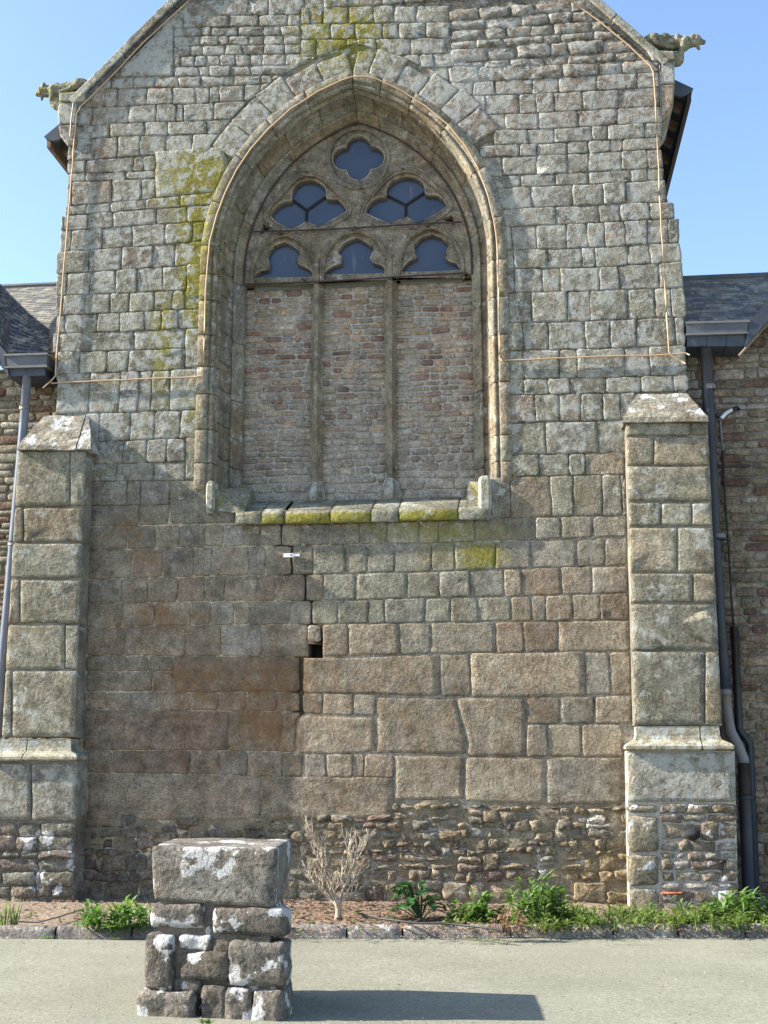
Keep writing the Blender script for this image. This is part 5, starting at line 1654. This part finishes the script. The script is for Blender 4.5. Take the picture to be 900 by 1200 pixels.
# dry brown stalks in the weeds
mb = MB(); gq = G(596, 1090, .07)
clump(mb, gq[0], gq[1], .17, .34, 170, L=(.05, .10), W_=(.005, .011), stems=16)
n0 = len(mb.v); mb.tube([(gq[0] - .18, gq[1], bed_z(gq[0], gq[1])), (gq[0] + .18, gq[1], bed_z(gq[0], gq[1]))], .008, 5)
o = mb.build('withered_weed', M_DRY, None, True, center=(gq[0], gq[1], .07)); tag(o, 'withered brown weed between the bright green clumps', 'dead plant')
# low strip of weeds and grass along the kerb at the right
mb = MB()
for k in range(250):
    x = rnd.uniform(620, 905); g = G(x, rnd.uniform(1072, 1088), .07)
    clump(mb, g[0], g[1], .07, rnd.uniform(.09, .26), 12, L=(.05, .12), W_=(.005, .013), stems=2)
for k in range(80):
    x = rnd.uniform(520, 700); g = G(x, rnd.uniform(1076, 1087), .07)
    clump(mb, g[0], g[1], .06, rnd.uniform(.05, .13), 8, L=(.04, .08), W_=(.005, .010), stems=2)
for k in range(26):
    x = rnd.choice([rnd.uniform(405, 480), rnd.uniform(330, 380), rnd.uniform(30, 100)]); g = G(x, rnd.uniform(1072, 1092), .07)
    clump(mb, g[0], g[1], .05, rnd.uniform(.03, .08), 6, L=(.03, .06), W_=(.005, .010), stems=1)
o = mb.build('ground_weeds', M_GRASS, None, True); o['kind'] = 'stuff'
mb = MB()
for k in range(500):
    x = rnd.uniform(560, 905); g = G(x, rnd.uniform(1074, 1089), .07); a = rnd.uniform(0, 6.3)
    leaf_geo(mb, (g[0], g[1], bed_z(g[0], g[1])), (math.cos(a), math.sin(a), rnd.uniform(.2, 1.2)), rnd.uniform(.04, .10), rnd.uniform(.003, .007), 1)
o = mb.build('dead_stalks', M_DRY, None, True); o['kind'] = 'stuff'
# dark broad-leaved plant: every leaf a part
ap = G(493, 1076, .08)
arum = thing('broad_leaved_plant', 'dark glossy broad-leaved plant low in the bed right of the bare shrub', 'plant', tuple(ap))
for k in range(40):
    a = rnd.uniform(0, 6.3); rr = rnd.uniform(.02, .2); h = rnd.uniform(.08, .38) * (1 - rr)
    base = Vector((ap[0] + math.cos(a) * rr, ap[1] + math.sin(a) * rr * .7, ap[2] + h)); mb = MB()
    mb.tube([(ap[0], ap[1], ap[2] - .02), base], .004, 4)
    leaf_geo(mb, base, (math.cos(a), math.sin(a), rnd.uniform(.0, .6)), rnd.uniform(.11, .18), rnd.uniform(.032, .052), rnd.uniform(.8, 1.6), fold=.35, seg=5)
    mb.build('leaf', M_LEAF_D, arum, True)
# bare pale shrub
sp = G(396, 1077, .08)
shrub = thing('bare_shrub', 'leafless pale twiggy shrub in the bed against the rubble footing', 'shrub', tuple(sp))
mb = MB(); base = Vector(sp); fork = base + Vector((0, 0, .16))
mb.tube([base - Vector((0, 0, .05)), base + Vector((.005, 0, .08)), fork], [.040, .030, .034], 8); mb.build('trunk', M_BARK, shrub, True)
def twig(mb, p, d, L, r, depth):
    n_ = 5; pts = [Vector(p)]; dd = Vector(d).normalized()
    for i in range(n_):
        dd = (dd + Vector((rnd.uniform(-.17, .17), rnd.uniform(-.15, .15), .07))).normalized(); pts.append(pts[-1] + dd * L / n_)
    mb.tube(pts, [r * (1 - .55 * i / n_) for i in range(n_ + 1)], 5 if r > .006 else 4)
    if depth > 0:
        for i in range(1 if depth > 1 else 2, n_ + 1):
            for _ in range(2 if i == n_ else 1):
                a = rnd.uniform(0, 6.3); nd = (dd + Vector((math.cos(a), math.sin(a) * .8, .1)) * rnd.uniform(.45, .85)).normalized()
                twig(mb, pts[i], nd, L * rnd.uniform(.34, .58), max(.0034, r * .58), depth - 1)
for ang, tilt, L in ((-1.0, .80, .50), (-.6, .50, .66), (-.15, .24, .76), (.15, .05, .82), (.45, .30, .74), (.85, .62, .60), (1.25, .95, .40), (-.3, .95, .38)):
    mb = MB(); d = Vector((math.sin(tilt) * (1 if ang > 0 else -1), rnd.uniform(-.3, .3), math.cos(tilt)))
    twig(mb, fork - Vector((0, 0, rnd.uniform(.0, .08))), d, L * .63, rnd.uniform(.009, .014), 2 if rnd.random() < .4 else 3)
    mb.build('branch', M_BARK, shrub, True)
# hose and loose wire lying in the bed
mb = MB(); mb.tube([tuple(G(x, y, .115)) for x, y in ((425, 1074), (450, 1077), (490, 1082), (520, 1082), (560, 1086), (590, 1090))], .012, 6)
tag(mb.build('irrigation_hose', M_BLACK, None, True), 'thin dark hose lying on the soil behind the kerb', 'hose')
mb = MB(); mb.tube([(G(x, y, .12)[0], G(x, y, .12)[1], .12) for x, y in ((14, 1080), (45, 1081), (70, 1074), (95, 1066), (118, 1062))], .007, 5)
tag(mb.build('loose_wire', M_PIPE_GREY, None, True), 'thin grey wire lying loose by the left buttress foot', 'wire')

# ------------------------------------------------------------------ the stone pedestal in front
ped = thing('stone_pedestal', 'square rubble stone pillar topped by a big lichened granite block, on the forecourt', 'stone pillar', (-.52, -5.3, 0))
def rough_block(name, corners_b, corners_t, parent, col, par, mat=M_PIL, amp=.014, cuts=7, bev=.03, freq=6):
    """corners: four (x, y, z) counter-clockwise bottom and top"""
    bm = bmesh.new(); vs_ = [bm.verts.new(v) for v in list(corners_b) + list(corners_t)]
    for f_ in ((0, 3, 2, 1), (4, 5, 6, 7), (0, 1, 5, 4), (1, 2, 6, 5), (2, 3, 7, 6), (3, 0, 4, 7)): bm.faces.new([vs_[i] for i in f_])
    bmesh.ops.bevel(bm, geom=bm.edges[:], offset=bev, segments=2, affect='EDGES', profile=.6)
    long_e = [e for e in bm.edges if e.calc_length() > bev * 2.2]
    bmesh.ops.subdivide_edges(bm, edges=long_e, cuts=cuts, use_grid_fill=True)
    bmesh.ops.recalc_face_normals(bm, faces=bm.faces)
    bm.normal_update()
    for v in bm.verts:
        q = v.co; k = mnoise.noise(q * freq) * amp + mnoise.noise(q * freq * 3 + Vector((9, 0, 0))) * amp * .45
        v.co = q + v.normal * k
    me = bpy.data.meshes.new('t'); bm.to_mesh(me); bm.free()
    VV = [tuple(v.co) for v in me.vertices]; FF = [tuple(p.vertices) for p in me.polygons]; bpy.data.meshes.remove(me)
    return obj(name, VV, FF, mat, parent, col, par)
# footprint at several heights (front-left, front-right, back-right, back-left)
TOPB = [(-.915, -5.70), (-.055, -5.77), (-.125, -4.86), (-1.02, -4.78)]
def inset4(c, d):
    cx_ = sum(p[0] for p in c) / 4; cy_ = sum(p[1] for p in c) / 4
    return [(p[0] + (d if p[0] < cx_ else -d), p[1] + (d if p[1] < cy_ else -d)) for p in c]
zt0, zt1 = .70, 1.048
b_ = inset4(TOPB, .022)
rough_block('top_block', [(*b_[i], zt0 + (.0, -.03, 0, 0)[i]) for i in range(4)], [(*TOPB[i], zt1 + (-.0, .0, .0, .0)[i]) for i in range(4)], ped, (.185, .170, .148), (.27, .03, .03), amp=.010, cuts=9, bev=.028)
# core
cc = inset4(TOPB, .05)
mb = MB(); mb.add([(*p, -.05) for p in cc] + [(*p, .72) for p in cc], [(0, 3, 2, 1), (4, 5, 6, 7), (0, 1, 5, 4), (1, 2, 6, 5), (2, 3, 7, 6), (3, 0, 4, 7)]); mb.build('mortar_core', M_MORT_D, ped)
# stones of each visible face, laid out along the face: front (measured), right, back, left
def face_stone(A, B, s0, s1, z0, z1, proud, col=None, amp=.012, thick=.16):
    A = Vector((*A, 0)); B = Vector((*B, 0)); d = (B - A); L = d.length; d.normalize(); nrm = Vector((d.y, -d.x, 0))
    a = A + d * (s0 * L); b = A + d * (s1 * L)
    o_ = nrm * proud; i_ = -nrm * thick
    cb = [a + o_, b + o_, b + i_, a + i_]; 
    cb_ = [(p.x, p.y, z0) for p in cb]; ct_ = [(p.x, p.y, z1) for p in cb]
    c = col or rnd.choice([(.14, .126, .11), (.165, .15, .13), (.13, .116, .10), (.16, .14, .12)])
    return rough_block('stone', cb_, ct_, ped, c, (.33, .03, .04), amp=amp * 1.5, cuts=4, bev=min(.032, (z1 - z0) * .25), freq=9)
FLp, FRp, BRp, BLp = cc
def zf(y): return G(250, y)[2]
def front_z(y):   # height on the front face for a photograph row
    d = _ray(250, y); t = (-5.74 - CAM[1]) / d[1]; return (CAM + t * d)[2]
def fs(x): 
    d = _ray(x, 1100); t = (-5.74 - CAM[1]) / d[1]; u = (CAM + t * d)[0]; return (u - FLp[0]) / (FRp[0] - FLp[0])
FP = [(.5, 58, 320, 418, 548, .07), (380, 0, 0, 0, 0, 0)]
def zoom_px(X, Y): return 160 + X / 4.286, 960 + Y / 4.286
front = [(55, 325, 418, 552, .05), (380, 740, 445, 585, .045), (325, 375, 470, 585, .01), (44, 180, 585, 870, .06), (205, 362, 592, 668, .03), (222, 462, 672, 815, .045), (382, 468, 612, 690, .02),
         (470, 742, 612, 838, .05), (185, 322, 805, 880, .02), (28, 298, 875, 1060, .07), (302, 332, 875, 1060, .0), (335, 455, 835, 1060, .04), (458, 590, 842, 1060, .045), (594, 735, 850, 1060, .05), (462, 508, 760, 838, .005)]
for (X0, X1, Y0, Y1, pr) in front:
    xa, ya = zoom_px(X0, Y0); xb, yb = zoom_px(X1, Y1)
    sa, sb = fs(xa) - .008, fs(xb) + .008; k_ = max(0, (Y0 - 400) / 600) * .035
    if X0 < 60: sa -= k_
    if X1 > 730: sb += k_ * .8
    pr += k_ * .9
    face_stone(FLp, FRp, sa, sb, max(-.05, front_z(yb)) - .002, min(zt0 - .018, front_z(ya) + .002), pr * .9 - .01)
for (A, B) in ((FRp, BRp), (BRp, BLp), (BLp, FLp)):
    zz = [-.04, .13, .25, .38, .52, .67]
    for k in range(5):
        s = 0.0
        while s < 1:
            e = min(1.02, s + rnd.uniform(.14, .34)); e = 1.02 if e > .88 else e
            face_stone(A, B, s + .008, e - .008, zz[k] + .006, zz[k + 1] - .006, rnd.uniform(-.005, .03) + (.04 if k < 2 else 0))
            s = e
# weed and red stain at its foot
mb = MB(); q = G(249, 1196, 0)
for k in range(16):
    a = rnd.uniform(0, 6.3); leaf_geo(mb, (q[0] + rnd.uniform(-.03, .03), -5.98, .01), (math.cos(a), math.sin(a) * .5 - .3, 1.0), rnd.uniform(.03, .07), rnd.uniform(.007, .011), .8)
tag(mb.build('small_weed', M_LEAF, None, True), 'tiny green weed growing at the foot of the stone pillar', 'plant')
mb = MB()
for (x_, y_, r_) in ((55, 1098, .07), (500 - 362, 1100, .03), (862 - 580 + 300, 1102, .05), (730, 1103, .08), (560, 1102, .05)):
    g = G(x_, y_, 0)
    for k in range(26):
        a = rnd.uniform(0, 6.3); leaf_geo(mb, (g[0] + rnd.gauss(0, r_), g[1] - .02 + rnd.gauss(0, .02), .0), (math.cos(a), math.sin(a), rnd.uniform(.2, .9)), rnd.uniform(.02, .05), .006, 1)
o = mb.build('kerb_foot_weeds', M_GRASS, None, True); o['kind'] = 'stuff'
